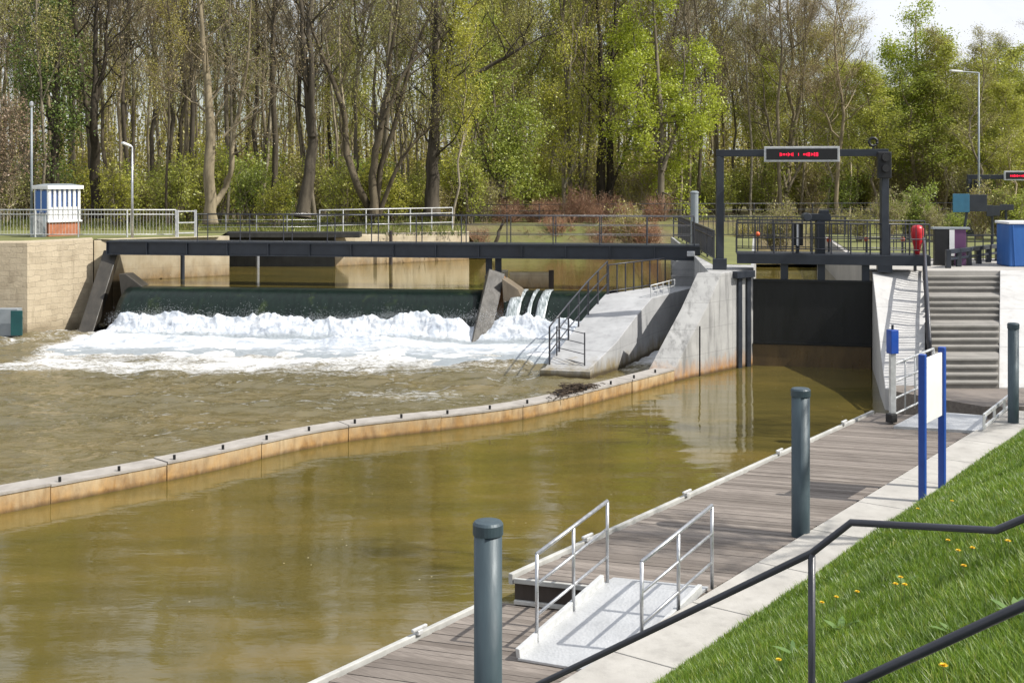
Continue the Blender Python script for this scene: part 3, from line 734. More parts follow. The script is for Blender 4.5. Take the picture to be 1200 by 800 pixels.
# weir pier and flanks
def vpoly(pix, D, depth, name, mat, parent, bevel=.02):
    mb = MB(); mb.slab([PD(x,y,D) for x,y in pix], depth); return mb.build(name, mat, parent, bevel=bevel)
r = empty('weir_pier', (-1.1,46,0), 'leaning dark wet concrete pier standing in the white water under the footbridge', 'pier')
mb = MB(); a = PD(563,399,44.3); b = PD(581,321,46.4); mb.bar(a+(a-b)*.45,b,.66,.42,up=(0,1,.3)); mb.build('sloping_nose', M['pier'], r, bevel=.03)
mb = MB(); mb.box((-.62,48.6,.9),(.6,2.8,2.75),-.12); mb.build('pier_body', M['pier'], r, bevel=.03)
for px in (573,584):
    p = PD(px,320,47.7); MB().bar(p-Vector((0,0,.05)),(p.x,p.y,2.95),.26,.26).build('post', M['steel_dark'], r, bevel=.01)
vpoly([(586,322),(594,340),(600,392),(578,392),(576,360)], 46.2, (.15,.5,0), 'rusty_flank', concrete('rust_flank',(.45,.22,.09),(.28,.12,.05),((.1,.13,.04),(.05,.07,.02)),(.3,1.2)), r)
vpoly([(588,326),(607,339),(613,352),(608,374),(600,394),(592,394)], 45.6, (.2,.6,0), 'fin', M['pier_sunlit'], r)
r = empty('weir_flank', (-17,48.5,0), 'leaning dark concrete prop at the left end of the weir below the footbridge', 'pier')
mb = MB(); a = PD(102,390,47.8); b = PD(131,297,49.9); mb.bar(a+(a-b)*.3,b,.6,.45,up=(0,1,.3)); mb.build('sloping_nose', M['pier'], r, bevel=.03)
r = empty('weir_fin', (-15.6,48.6,0), 'brown concrete fin rising at the left end of the green weir roll', 'fin')
vpoly([(139,321),(147,321),(168,337),(164,352),(154,366),(144,364)], 48.2, (.1,.7,0), 'fin_slab', M['pier'], r)
# square timber frame standing behind the weir
r = empty('inlet_wall', (0,50,1.7), 'small pale concrete wall with a dark end post standing in the water behind the weir', 'wall')
a = P(597,337,1.75); b = P(643,337,1.75); mb = MB(); mb.bar((a.x,a.y,2.02),(b.x,b.y,2.02),.3,.7); mb.build('panel', M['concrete_sand'], r, bevel=.02)
MB().bar((b.x+.1,b.y-.05,1.5),(b.x+.1,b.y-.05,2.45),.2,.2).build('end_post', M['wood_post'], r)

# river walls
mb = MB().prism([(-60,46.2),A,B,(B[0]-.5,51.2),(A[0]-.8,48.6),(-60,48.0)], -1, 3.56)
o = mb.build('stone_wall', M['masonry']); tag(o, 'sunlit yellow sandstone river wall at the left below the kiosk', 'wall')
mb = MB().prism([(-60,46.05),(A[0]-1.2,46.95),(A[0]-1.2,47.6),(-60,47.6)], 3.32, 3.53); mb.build('ledge', M['concrete_grey'], o)
mb = MB().prism([B2,C2,(C2[0]-.5,53.4),(B2[0]-.8,50.9)], -1, 3.52)
tag(mb.build('quay_wall', M['concrete_sand'], bevel=.02), 'pale sunlit concrete quay wall under the left end of the footbridge', 'wall')
mb = MB().prism([(-17.48,49.96),(-16.93,50.56),(-17.3,51.4),(-17.9,51.0)], -1, 3.5)
tag(mb.build('quay_wall', M['concrete_sand'], bevel=.02), 'narrow concrete wall behind the leaning prop at the left weir end', 'wall')
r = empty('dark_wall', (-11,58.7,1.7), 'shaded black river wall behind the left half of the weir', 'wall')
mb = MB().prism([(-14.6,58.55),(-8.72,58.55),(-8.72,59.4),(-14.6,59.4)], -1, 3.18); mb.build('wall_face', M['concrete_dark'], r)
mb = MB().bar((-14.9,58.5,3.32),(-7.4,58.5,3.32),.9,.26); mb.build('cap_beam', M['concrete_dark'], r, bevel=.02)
mb = MB().prism([(-8.7,58.7),(-2.27,63.5),(-2.9,64.3),(-9.2,59.5)], -1, 3.24)
tag(mb.build('quay_wall', M['concrete_sand'], bevel=.03), 'long sandy concrete river wall behind the middle of the weir', 'wall')
for (px,D,zt,lab,mt) in ((214,51.3,2.9,'thin dark pipe standing on the pale quay wall under the footbridge',M['steel_dark']),(302,57.8,2.6,'thin pale gauge post in front of the black river wall',M['galv']),(458,59.8,3.45,'dark mooring post in front of the sandy river wall',M['wood_post'])):
    p = PD(px,300,D); o = MB().tube([(p.x,p.y,1.2),(p.x,p.y,zt)],.09,10).build('water_post', mt); tag(o, lab, 'post')
r = empty('gauge_box', (-19.6,46.7,0), 'grey metal box with a dark teal door at the foot of the stone wall', 'box')
p = PD(5,376,46.2); MB().box((p.x-.55,p.y+.1,.55),(2.2,.5,1.05),.03).build('box_body', M['grey_metal'], r, bevel=.015)
p = PD(19.5,377,45.9); MB().box((p.x,p.y,.55),(.44,.06,.96),.03).build('box_door', M['teal'], r, bevel=.01)

# stairs, landing and slope on the right
r = empty('concrete_stairs', (12.5,35,.7), 'flight of grey concrete steps with three landings going up to the plaza', 'stairs')
Lb, Lt_ = Vector((10.85,31.0,0)), Vector((13.36,38.9,0)); Rb, Rt_ = Vector((12.62,31.0,0)), Vector((15.88,38.9,0))
zs = np.linspace(.72,PZ,17); runs = []
for g in range(4):
    runs += [.33,.33,.33,1.25 if g < 3 else 0.33]
tot = sum(runs[:-1]); acc = 0; fr = [0]
for q in runs[:-1]: acc += q; fr.append(acc/tot)
mb = MB()
for i in range(16):
    f0 = fr[i]; z = float(zs[i+1])
    a, b = Lb.lerp(Lt_,f0), Rb.lerp(Rt_,f0); f1 = fr[i+1] if i < 15 else 1.004
    c_, d_ = Rb.lerp(Rt_,f1), Lb.lerp(Lt_,f1)
    if i == 15: continue
    mb.hexa([(a.x,a.y,-.5),(b.x,b.y,-.5),(c_.x,c_.y,-.5),(d_.x,d_.y,-.5)],[(a.x,a.y,z),(b.x,b.y,z),(c_.x,c_.y,z),(d_.x,d_.y,z)])
mb.build('steps', M['riser'], r, bevel=.012)
for i in range(15):      # pale nosings
    mb = MB()
    a, b = Lb.lerp(Lt_,fr[i]), Rb.lerp(Rt_,fr[i]); z = float(zs[i+1])
    mb.hexa([(a.x,a.y-.03,z-.045),(b.x,b.y-.03,z-.045),(b.x,b.y+.06,z-.045),(a.x,a.y+.06,z-.045)],[(a.x,a.y-.03,z+.006),(b.x,b.y-.03,z+.006),(b.x,b.y+.06,z+.006),(a.x,a.y+.06,z+.006)])
    mb.build('nosing', M['concrete_grey2'], r)
r = empty('stair_cheek', (15,35,1), 'pale sloping concrete embankment on the right of the grey steps', 'embankment')
mb = MB(); q = [(12.63,31.0,.74),(15.89,38.9,PZ+.03),(24,38.4,PZ+.03),(21,31.2,.74)]
mb.hexa([(x,y,-1) for x,y,z in q],q); mb.build('slope_slab', M['concrete_white'], r, bevel=.02)
mb = MB().prism([(9.75,30.7),(11.3,28.6),(13.0,28.6),(15,31.0),(9.95,31.5)], -1, .70)
mb.build('landing', M['planks'], kind='structure')
r = empty('stair_railing', (12,35,1), 'dark steep railing with close bars down the left edge of the grey steps', 'railing')
rp = [Vector((Lb.x+.1,Lb.y+.3,.82)), Vector((Lt_.x+.02,Lt_.y-.1,PZ))]
railing(r, [rp[0],rp[1]], 1.05, .85, [.12], .05, .04, M['steel_rail'], .17, .02)
t_ = empty('lifebuoy_case', (13.15,39.0,PZ), 'red tapered lifebuoy case on a post at the top of the stairs', 'lifebuoy case')
p = PD(1075,280,38.6)
MB().lathe((p.x,p.y,p.z-.55),[(.05,0),(.08,.12),(.15,.42),(.2,.7),(.2,.88),(.15,.97),(.06,1.0)],20).build('case', M['red'], t_, smooth=True)
MB().bar((p.x,p.y+.22,PZ),(p.x,p.y+.22,p.z+.3),.08,.08).build('post', M['steel_rail'], t_)

# ================================================================== PONTOONS
TN0 = TN
def deck(name, t0, t1, n0, n1, z, label, cleats):
    def TN(t, n, zz=0.0): return TN0(t+.35*(n-n0), n, zz)
    r = empty(name, TN(t0,(n0+n1)/2,0), label, 'pontoon', 'timber pontoon sections')
    mb = MB(); t = t0; wdt = .145
    while t < t1-.05:
        e = min(t+wdt-.008,t1); dz = random.uniform(-.003,.003); j = random.uniform(-.012,.012)
        mb.hexa([TN(t,n0+.07+j,z-.04+dz),TN(t,n1-.02+j,z-.04+dz),TN(e,n1-.02+j,z-.04+dz),TN(e,n0+.07+j,z-.04+dz)],[TN(t,n0+.07+j,z+dz),TN(t,n1-.02+j,z+dz),TN(e,n1-.02+j,z+dz),TN(e,n0+.07+j,z+dz)])
        t += wdt
    mb.build('planks', M['planks'], r)
    mb = MB(); mb.hexa([TN(t0+.02,n0+.05,-.15),TN(t0+.02,n1-.05,-.15),TN(t1-.02,n1-.05,-.15),TN(t1-.02,n0+.05,-.15)],[TN(t0+.02,n0+.05,z-.045),TN(t0+.02,n1-.05,z-.045),TN(t1-.02,n1-.05,z-.045),TN(t1-.02,n0+.05,z-.045)])
    mb.build('float_body', M['wood_post'], r)
    MB().bar(TN(t0,n0,z-.02),TN(t1,n0,z-.02),.075,.15).build('edge_rail', M['white_edge'], r, bevel=.012)
    mb = MB(); mb.bar(TN(t0-.012,n0+.06,z-.03),TN(t0-.012,n1-.03,z-.03),.05,.07); mb.bar(TN(t0-.012,n0+.06,z-.33),TN(t0-.012,n1-.03,z-.33),.05,.06); mb.build('end_trim', M['white_edge'], r, bevel=.008)
    for t in cleats:
        mb = MB(); p = TN(t,n0+.05,z+.06); mb.box(p+Vector((0,0,.02)),(.1,.06,.06),math.atan2(U.y,U.x)); mb.bar(p+Vector((0,0,.07))-U*.14,p+Vector((0,0,.07))+U*.14,.045,.04); mb.build('cleat', M['galv_pale'], r, bevel=.01)
deck('boat_pontoon', 2.6, 13.42, -10.3, -7.62, .2, 'lower weathered timber pontoon at the bottom edge, at the foot of the metal ramp', [7.5,11.8])
deck('boat_pontoon', 13.5, 28.0, -10.02, -7.5, .58, 'upper long weathered timber pontoon leading from the metal ramp to the stairs', [15.4,18.6,22.5,26.0])

# gangway between the two pontoon levels
r = empty('gangway', TN(13.4,-8.4,.4), 'short galvanised metal ramp with two tube handrails joining the two pontoon levels', 'gangway')
ga, gb, gc, gd = TN(11.98,-8.78,.225), TN(12.3,-7.52,.225), TN(14.42,-7.52,.615), TN(13.96,-8.78,.615)
ge, gf = TN(14.7,-7.54,.618), TN(14.25,-8.78,.618); dz = Vector((0,0,.05))
MB().hexa([ga-dz*.4,gb-dz*.4,gc-dz*.5,gd-dz*.5],[ga+dz*.3,gb+dz*.3,gc+dz*.3,gd+dz*.3]).build('tread_plate', M['tread'], r, bevel=.006)
MB().hexa([gd-dz*.5,gc-dz*.5,ge-dz*.5,gf-dz*.5],[gd+dz*.28,gc+dz*.28,ge+dz*.28,gf+dz*.28]).build('top_flap', M['tread'], r, bevel=.004)
MB().bar(ga+Vector((0,0,.07)),gd+Vector((0,0,.07)),.06,.13).build('kerb', M['galv_pale'], r, bevel=.01)
MB().bar(gb+Vector((0,0,.07)),gc+Vector((0,0,.07)),.06,.13).build('kerb', M['galv_pale'], r, bevel=.01)
def gang_rail(p0, p1, h, bars):
    q = [Vector(p0).lerp(Vector(p1),f_) for f_ in (0,.5,1)]
    for x in q: MB().tube([x,x+Vector((0,0,h))],.024,10).build('post', M['galv'], r, smooth=True)
    MB().tube([q[0]+Vector((0,0,h)),q[2]+Vector((0,0,h))],.027,10).build('handrail', M['galv'], r, smooth=True)
    mb = MB()
    for b in bars: mb.tube([q[0]+Vector((0,0,b)),q[2]+Vector((0,0,b))],.02,8)
    mb.build('rail', M['galv'], r, smooth=True)
gang_rail(TN(12.38,-8.77,.30), TN(14.02,-8.74,.62), 1.13, (.36,.75))
gang_rail(TN(12.83,-7.5,.33), TN(14.64,-7.46,.63), 1.13, (.36,.75))

# far gangway to the landing
r = empty('gangway', TN(29,-9,.6), 'pale metal ramp with a four-bar railing at the far end of the upper pontoon', 'gangway')
a, b, c_, d_ = P(1047,500,.62), P(1150,506,.62), P(1157,488,.72), P(1082,482,.72)
MB().hexa([a-dz,b-dz,c_-dz,d_-dz],[a+dz*.5,b+dz*.5,c_+dz*.5,d_+dz*.5]).build('tread_plate', M['tread'], r, bevel=.006)
q0 = P(1047,491,.66); q1 = P(1094,468,.74)
for f_ in (0,.28,.52,1): x = q0.lerp(q1,f_); MB().tube([x,x+Vector((0,0,1.25 if f_ else 1.3))],.03 if f_ in (0,1) else .02,8).build('post', M['galv_pale'], r, smooth=True)
MB().tube([q0+Vector((0,0,1.25)),q1+Vector((0,0,1.25))],.03,8).build('handrail', M['galv_pale'], r, smooth=True)
mb = MB()
for z in (.1,.46,.85): mb.tube([q0+Vector((0,0,z)),q1+Vector((0,0,z))],.026,8)
mb.build('rail', M['galv_pale'], r, smooth=True)
a = P(1153,503,.70); b = P(1188,474,.74); mb = MB(); mb.bar(a+Vector((0,0,.05)),b+Vector((0,0,.05)),.05,.05); mb.bar(a+Vector((0,0,.3)),b+Vector((0,0,.3)),.05,.07)
for f_ in (0,.33,.66,1): x = a.lerp(b,f_); mb.bar(x,x+Vector((0,0,.3)),.05,.05)
mb.build('side_guard', M['galv_pale'], r)
r = empty('life_post', P(1046,492,.62), 'slim pale post with a blue box on top at the end of the upper pontoon', 'post')
p = P(1046,492,.62); p += Vector((-.05,-.15,0))
MB().bar(p,p+Vector((0,0,1.55)),.13,.13).build('post', M['galv_pale'], r, bevel=.01)
MB().box(p+Vector((0,0,1.82)),(.2,.2,.54),.3).build('blue_box', M['blue'], r, bevel=.012); MB().tube([p+Vector((0,0,2.1)),p+Vector((0,0,2.2))],.03,8).build('knob', M['steel_dark'], r)
MB().box(p+Vector((-.05,-.08,.1)),(.2,.18,.2),.5).build('foot_clamp', M['black'], r, bevel=.02)

# mooring piles
def pile(x, y, r_, zt, label):
    r = empty('mooring_pile', (x,y,-1), label, 'mooring pile', 'steel mooring piles of the pontoon')
    MB().cyl((x,y),r_,-1.5,zt-.05,28).build('pile_tube', M['pile'], r, smooth=True).data.polygons.foreach_set('use_smooth',[True]*28+[False]*2)
    MB().lathe((x,y,zt-.13),[(r_+.012,0),(r_+.012,.1),(r_-.005,.125),(r_*.5,.135)],28).build('pile_cap', M['pile'], r, bevel=.004)
pile(-.23,11.45,.135,2.93,'blue-grey steel mooring pile nearest the viewer at the bottom of the picture')
pile(4.53,18.75,.142,2.90,'blue-grey steel mooring pile halfway along the timber pontoon')
pile(11.33,27.0,.118,2.9,'blue-grey steel mooring pile at the right edge in front of the stairs')

# notice board
r = empty('notice_board', (7.0,20.3,.6), 'white board between two blue posts standing on the quay edge', 'notice board')
s0 = P(1081,588,.64); s1 = P(1104,571,.66)
for q, zt in ((s0,3.17),(s1,3.17)): MB().bar((q.x,q.y,.3),(q.x,q.y,zt),.115,.115,up=tuple(N)).build('post', M['blue'], r, bevel=.012)
dv = (s1-s0).normalized(); a = s0+dv*.06; b = s1-dv*.06
MB().bar((a.x,a.y,2.52),(b.x,b.y,2.52),.04,1.12).build('board', M['white'], r, bevel=.005)

# training wall between weir pool and pontoon pool
r = empty('training_wall', (-4,28,0), 'long low curved concrete dividing wall with orange rust on its face', 'wall')
pl = [Vector((x,y,0)) for x,y in TW]
dense = []
for i in range(len(pl)-1):
    p0 = pl[max(i-1,0)]; p1 = pl[i]; p2 = pl[i+1]; p3 = pl[min(i+2,len(pl)-1)]
    for k in range(12):
        t = k/12; dense.append(.5*((2*p1)+(p2-p0)*t+(2*p0-5*p1+4*p2-p3)*t*t+(3*p1-p0-3*p2+p3)*t**3))
dense.append(pl[-1])
acc = [0]
for i in range(1,len(dense)): acc.append(acc[-1]+(dense[i]-dense[i-1]).length)
def at_len(L):
    L = min(max(L,0),acc[-1]-1e-4); i = max(j for j in range(len(acc)) if acc[j] <= L); i = min(i,len(dense)-2)
    p = dense[i].lerp(dense[i+1],(L-acc[i])/(acc[i+1]-acc[i])); d = (dense[min(i+2,len(dense)-1)]-dense[max(i-1,0)]).normalized(); return p, Vector((-d.y,d.x,0))
body = MB(); top = MB(); nseg = int(acc[-1]/2.35); bolts = []
for i in range(nseg):
    L0 = acc[-1]*i/nseg; L1 = acc[-1]*(i+1)/nseg-.018; dzz = random.uniform(-.012,.012); off = random.uniform(-.015,.015)
    for k in range(4):
        pa, na = at_len(L0+(L1-L0)*k/4); pb, nb = at_len(L0+(L1-L0)*(k+1)/4); pa = pa+na*off; pb = pb+nb*off
        body.hexa([pa-Vector((0,0,.9)),pb-Vector((0,0,.9)),pb+nb*.5-Vector((0,0,.9)),pa+na*.5-Vector((0,0,.9))],[pa+Vector((0,0,.335+dzz)),pb+Vector((0,0,.335+dzz)),pb+nb*.5+Vector((0,0,.335+dzz)),pa+na*.5+Vector((0,0,.335+dzz))])
        top.hexa([pa-na*.02+Vector((0,0,.337+dzz)),pb-nb*.02+Vector((0,0,.337+dzz)),pb+nb*.54+Vector((0,0,.337+dzz)),pa+na*.54+Vector((0,0,.337+dzz))],[pa-na*.02+Vector((0,0,.385+dzz)),pb-nb*.02+Vector((0,0,.385+dzz)),pb+nb*.54+Vector((0,0,.385+dzz)),pa+na*.54+Vector((0,0,.385+dzz))])
    for f_ in (.08,.58):
        p, n_ = at_len(L0+(L1-L0)*f_); bolts.append(p+n_*.06+Vector((0,0,.38+dzz)))
body.build('wall_body', M['concrete_wall'], r); top.build('cap_slab', M['concrete_top'], r)
b0 = None
for p in bolts:
    if p.y < 17: continue
    MB().cyl((p.x,p.y),.03,p.z-.01,p.z+.10,8).build('bolt', M['black'], r)
# driftwood heap
dc = P(675,458,.385); mb = MB()
for i in range(230):
    a = random.gauss(0,.42); b = random.gauss(0,.13); h = max(0,.17*math.exp(-(a*a)/.3)*random.random())
    p = dc + U*a + Vector((-U.y,U.x,0))*(b+.05) + Vector((0,0,h+.015)); th = random.uniform(0,6.28); L = random.uniform(.1,.42); sl = random.uniform(-.25,.25)
    d = Vector((math.cos(th),math.sin(th),sl))*L/2; mb.tube([p-d,p+d*.2+Vector((0,0,.02)),p+d],[.014,.011,.005],5)
for i in range(500):
    a = random.gauss(0,.4); b = random.gauss(0,.13); h = max(0,.14*math.exp(-(a*a)/.3)*random.random())
    p = dc + U*a + Vector((-U.y,U.x,0))*(b+.05) + Vector((0,0,h+.01)); s_ = random.uniform(.015,.04)
    v1 = Vector((random.gauss(0,1),random.gauss(0,1),random.gauss(0,.5))).normalized()*s_; v2 = Vector((random.gauss(0,1),random.gauss(0,1),random.gauss(0,.5))).normalized()*s_
    mb.add([p-v1,p+v2,p+v1,p-v2],[(0,1,2,3)])
tag(mb.build('driftwood_heap', M['litter'], recalc=False), 'brown heap of driftwood and twigs caught on the rusty dividing wall', 'driftwood')

# white water at the foot of the weir
ss = np.arange(-.5,18.9,.036); ww = np.arange(1.15,7.6,.036); S, W = np.meshgrid(ss,ww); S = S.ravel(); W = W.ravel()
lump = fbm(S*.9,W*1.3,4,21); rid = fbm(S*2.2,W*2.6,4,31,True); fine = fbm(S*8,W*8,3,41)
wav = .55*(fbm(S*.5,S*0,2,61)-.5)
h1 = (.42+1.15*fbm(S*.75,W*1.1,4,51))*np.exp(-((W-1.95-wav*.7)/np.where(W>1.95+wav*.7,.68,.5))**2)
h2 = .55*fbm(S*.6,W*.7,3,71)*np.exp(-((W-3.9-.9*(fbm(S*.3,S*0,2,81)-.5))/.75)**2)
base = h1+h2
endf = sstep(-.5,.5,S)*(1-sstep(18.5,18.9,S)); fade = 1-sstep(5.2,7.4,W)
H = (base*(.9+.22*(rid-.45)) + (lump-.45)*.13*fade + (fine-.44)*.13*np.clip(base*2,.25,1) + (fbm(S*16,W*11,2,43)-.4)*.06*np.clip(base*2,.2,1))*endf + .025 - .12*sstep(5.8,7.5,W)
pier = np.exp(-((S-14.25)/.35)**2); H *= (1-.5*pier)*(1-.22*sstep(14.3,14.9,S)*(1-sstep(15.6,16.4,S)))
jx = (fbm(S*5,W*5,3,91)-.45)*.12; jw = (fbm(S*5,W*5,3,95)-.45)*.12
Sx = S+jx; Wx = W+jw
PX = D0.x+DS.x*Sx+DW.x*Wx; PY = D0.y+DS.y*Sx+DW.y*Wx
nx, ny = len(ss), len(ww); idx = np.arange(nx*ny).reshape(ny,nx)
q4 = np.stack([idx[:-1,:-1].ravel(),idx[:-1,1:].ravel(),idx[1:,1:].ravel(),idx[1:,:-1].ravel()],1)
dn = np.clip(.36+.5*np.clip(base*2.2,0,1)+.36*fade*fbm(S*.6,W*.9,3,99)+.12*np.exp(-((W-4.3)/.9)**2),0,1)*(1-.42*sstep(5.2,7.5,W))
dn -= .30*np.exp(-((W-3.0-.35*(fbm(S*.8,S*0,2,33)-.5))/.26)**2)  # trough: bluish shade and sky reflection painted in as thinner foam
# spray drops over the crest of the roller
nd_ = 15000; ds_ = NP.uniform(0,17.5,nd_); dw_ = NP.normal(2.0,.4,nd_); dh_ = .45+.8*fbm(ds_*.8,dw_*1.1,3,51)*np.exp(-((dw_-1.95)/.6)**2)+NP.exponential(.10,nd_)*(.4+fbm(ds_*.9,ds_*0,3,51)*1.6)
ctr = np.stack([D0.x+DS.x*ds_+DW.x*dw_, D0.y+DS.y*ds_+DW.y*dw_, dh_],1); rr = NP.uniform(.003,.0095,nd_)[:,None]
octa = np.array([(1,0,0),(-1,0,0),(0,1,0),(0,-1,0),(0,0,1),(0,0,-1)],float); of = np.array([(0,2,4),(2,1,4),(1,3,4),(3,0,4),(2,0,5),(1,2,5),(3,1,5),(0,3,5)])
DV = (ctr[:,None,:]+octa[None]*rr[:,None,:]).reshape(-1,3); nb = nx*ny
TF = (of[None]+(nb+np.arange(nd_)*6)[:,None,None]).reshape(-1,3)
fo = mesh_np('weir_foam', np.concatenate([np.stack([PX,PY,H],1),DV]), [q4,TF], M['foam'], True); tag(fo, kind='stuff')
at = fo.data.attributes.new('dense','FLOAT','POINT'); at.data.foreach_set('value', np.concatenate([dn,np.ones(len(DV))]).astype(np.float32))

# ================================================================== LEFT BANK FURNITURE
TZ = 3.5
r = empty('terrace_railing', (-18,52.5,TZ), 'light grey metal railing along the terrace by the kiosk and lamp', 'railing')
railing(r, [PD(-60,278,52.3)*1, PD(92,278,52.4), PD(206,278,52.5)], 1.2, 2.2, [1.0,.12], .035, .022, M['galv_pale'], .14, .007)
# end panel of the railing
mb = MB(); a, b = PD(208,278,52.2), PD(229,278,52.6)
for q in (a,b): MB().bar((q.x,q.y,TZ-.02),(q.x,q.y,TZ+1.2),.09,.09).build('end_post', M['galv_pale'], r)
for z in (.2,.65,1.15): mb.bar((a.x,a.y,TZ+z),(b.x,b.y,TZ+z),.05,.05)
mb.build('end_panel', M['galv_pale'], r)
# kiosk
KC = Vector((-20.6,53.1,0)); kf = Vector((.66,.75,0)).normalized(); ks = Vector((-.75,.66,0)).normalized(); FW, SW = 1.5, 1.25
r = empty('kiosk', (-20.4,53.8,TZ), 'small white kiosk with blue side windows on a red brick base by the terrace railing', 'kiosk')
def kp(a, b, z): q = KC+kf*a+ks*b; return Vector((q.x,q.y,z))
def kbox(a0,a1,b0,b1,z0,z1,mb=None):
    mb = mb or MB(); mb.hexa([kp(a0,b0,z0),kp(a1,b0,z0),kp(a1,b1,z0),kp(a0,b1,z0)],[kp(a0,b0,z1),kp(a1,b0,z1),kp(a1,b1,z1),kp(a0,b1,z1)]); return mb
kbox(0,FW,0,SW,TZ,TZ+.62).build('brick_base', M['brick_base'], r, bevel=.01)
kbox(.03,FW-.03,.03,SW-.03,TZ+.622,TZ+1.3).build('wall', M['white'], r)
kbox(.06,FW-.06,.06,SW-.06,TZ+1.3,TZ+2.1).build('window', pbr('kiosk_glass',(.12,.2,.42),(.07,.13,.3),3,.15), r); kw_ = bpy.data.objects['window']
kbox(-.03,.02,.05,SW-.05,TZ+.75,TZ+2.02).build('side_panel', M['blue_sheet'], r, bevel=.005)
mb = MB()
for i in range(7): x = i*(FW-.1)/6; kbox(x,x+.11,-.025,.1,TZ+.7,TZ+2.1,mb)
for i in range(3): x = i*(SW-.1)/2; kbox(-.035,.08,x,x+.08,TZ+.64,TZ+2.1,mb)
mb.build('pillars', M['white'], kw_)
kbox(-.06,FW+.08,-.08,SW+.06,TZ+.622,TZ+.70).build('window_sill', M['white'], kw_, bevel=.01)
kbox(-.1,FW+.12,-.12,SW+.1,TZ+2.1,TZ+2.26).build('fascia', M['white'], r, bevel=.01)
mb = MB(); b0_ = [kp(-.06,-.08,TZ+2.262),kp(FW+.08,-.08,TZ+2.262),kp(FW+.08,SW+.06,TZ+2.262),kp(-.06,SW+.06,TZ+2.262)]; t0_ = [kp(.3,.3,TZ+2.34),kp(FW-.3,.3,TZ+2.34),kp(FW-.3,SW-.3,TZ+2.34),kp(.3,SW-.3,TZ+2.34)]
mb.hexa(b0_,t0_); mb.build('roof', M['grey_metal'], r)
r = empty('utility_cabinet', PD(45,278,52.0), 'dark grey metal cabinet in front of the kiosk', 'cabinet'); p = PD(45,278,52.75)
cb = MB().box((p.x,p.y,TZ+.5),(.62,.4,1.0),.25).build('cabinet_body', M['grey_metal'], r, bevel=.02); MB().box((p.x,p.y,TZ+1.03),(.68,.46,.07),.25).build('lid', M['steel_dark'], r, bevel=.01); MB().box((p.x+.05,p.y-.21,TZ+.5),(.4,.02,.8),.25).build('door', M['galv'], cb)
def lamp(p, z0, h, arm, label, mat, hd=.5):
    r = empty('street_lamp', (p.x,p.y,z0), label, 'street lamp')
    MB().tube([(p.x,p.y,z0),(p.x,p.y,z0+h*.45),(p.x,p.y,z0+h)],[.06,.05,.036],10).build('pole', mat, r, smooth=True)
    a = Vector((p.x,p.y,z0+h)); b = a+Vector((arm,-.1,.06)); mb = MB(); mb.tube([a,b],.03,8); arm_ = mb.build('arm', mat, r)
    mb = MB(); d = (b-a).normalized(); mb.bar(b-d*hd*.2,b+d*hd*.8,.24,.1); mb.build('lamp_head', M['lamp_glass'], arm_, bevel=.03)
lamp(PD(155,278,51.6), TZ, 3.95, -.12, 'slim grey street lamp on the terrace right of the kiosk', M['galv'], .4)
p = PD(37,278,54.2); r = empty('tall_pole', (p.x,p.y,TZ), 'tall thin brown-grey pole with a small top fitting behind the kiosk', 'pole')
MB().tube([(p.x,p.y,TZ),(p.x,p.y,9.3)],[.065,.045],8).build('shaft', M['grey_metal'], r, smooth=True); MB().lathe((p.x,p.y,9.3),[(.05,0),(.09,.08),(.09,.22),(.03,.28)],10).build('top_fitting', M['galv'], r)
# fences behind the river
r = empty('meadow_fence', (-9,60,3.2), 'light grey tube railing on top of the sandy river wall behind the footbridge', 'railing')
railing(r, [Vector((-9.6,59.6,3.2)),Vector((-3.2,64.2,3.2))], 1.28, 1.3, [1.0,.5], .03, .026, M['galv_pale'])
r = empty('meadow_fence', (-13,60,3.2), 'thin wire fence on grey posts above the black river wall', 'fence')
railing(r, [Vector((-15.8,59.6,3.2)),Vector((-9.7,59.65,3.2))], 1.1, 1.5, [.8,.45], .025, .012, M['galv'])
r = empty('riverside_fence', (3,78,3.2), 'thin dark fence along the far river bank in front of the red shrubs', 'fence')
railing(r, [Vector((-2.4,75.2,3.2)),Vector((10,78.2,3.2)),Vector((32,81,3.2))], 1.15, 2.0, [.75,.35], .03, .018, M['steel_rail'])

# ================================================================== PLAZA FURNITURE
def bars_fence(a, b, zb, h, sp, label):
    r = empty('plaza_railing', (a.x,a.y,zb), label, 'railing'); a = Vector((a.x,a.y,zb)); b = Vector((b.x,b.y,zb))
    L = (b-a).length; MB().bar(a+Vector((0,0,h)),b+Vector((0,0,h)),.06,.05).build('handrail', M['steel_rail'], r); mb = MB()
    mb.bar(a+Vector((0,0,.12)),b+Vector((0,0,.12)),.04,.04); mb.bar(a+Vector((0,0,h*.78)),b+Vector((0,0,h*.78)),.04,.04); mb.build('rail', M['steel_rail'], r)
    k = int(L/sp); mb = MB()
    for i in range(k+1): q = a.lerp(b,i/k); mb.bar(q+Vector((0,0,.1)),q+Vector((0,0,h)),.03,.03)
    mb.build('balusters', M['steel_rail'], r)
    k = max(1,int(L/2))
    for i in range(k+1): q = a.lerp(b,i/k); MB().bar(q,q+Vector((0,0,h)),.06,.06).build('post', M['steel_rail'], r)
bars_fence(Vector((7.3,43.2,0)), Vector((8.15,58.5,0)), PZ, 1.1, .3, 'dark barred railing along the lock wall left of the gantry')
bars_fence(Vector((13.1,41.9,0)), Vector((21.2,42.2,0)), PZ, 1.0, .28, 'dark barred railing across the plaza behind the red lifebuoy case')
bars_fence(Vector((8.1,59.9,0)), Vector((30,61.5,0)), PZ, 1.0, .25, 'distant dark railing across the far end of the lock')
r = empty('thick_post', (7.75,50.8,PZ), 'thick plain grey post left of the gantry behind the footbridge end', 'post')
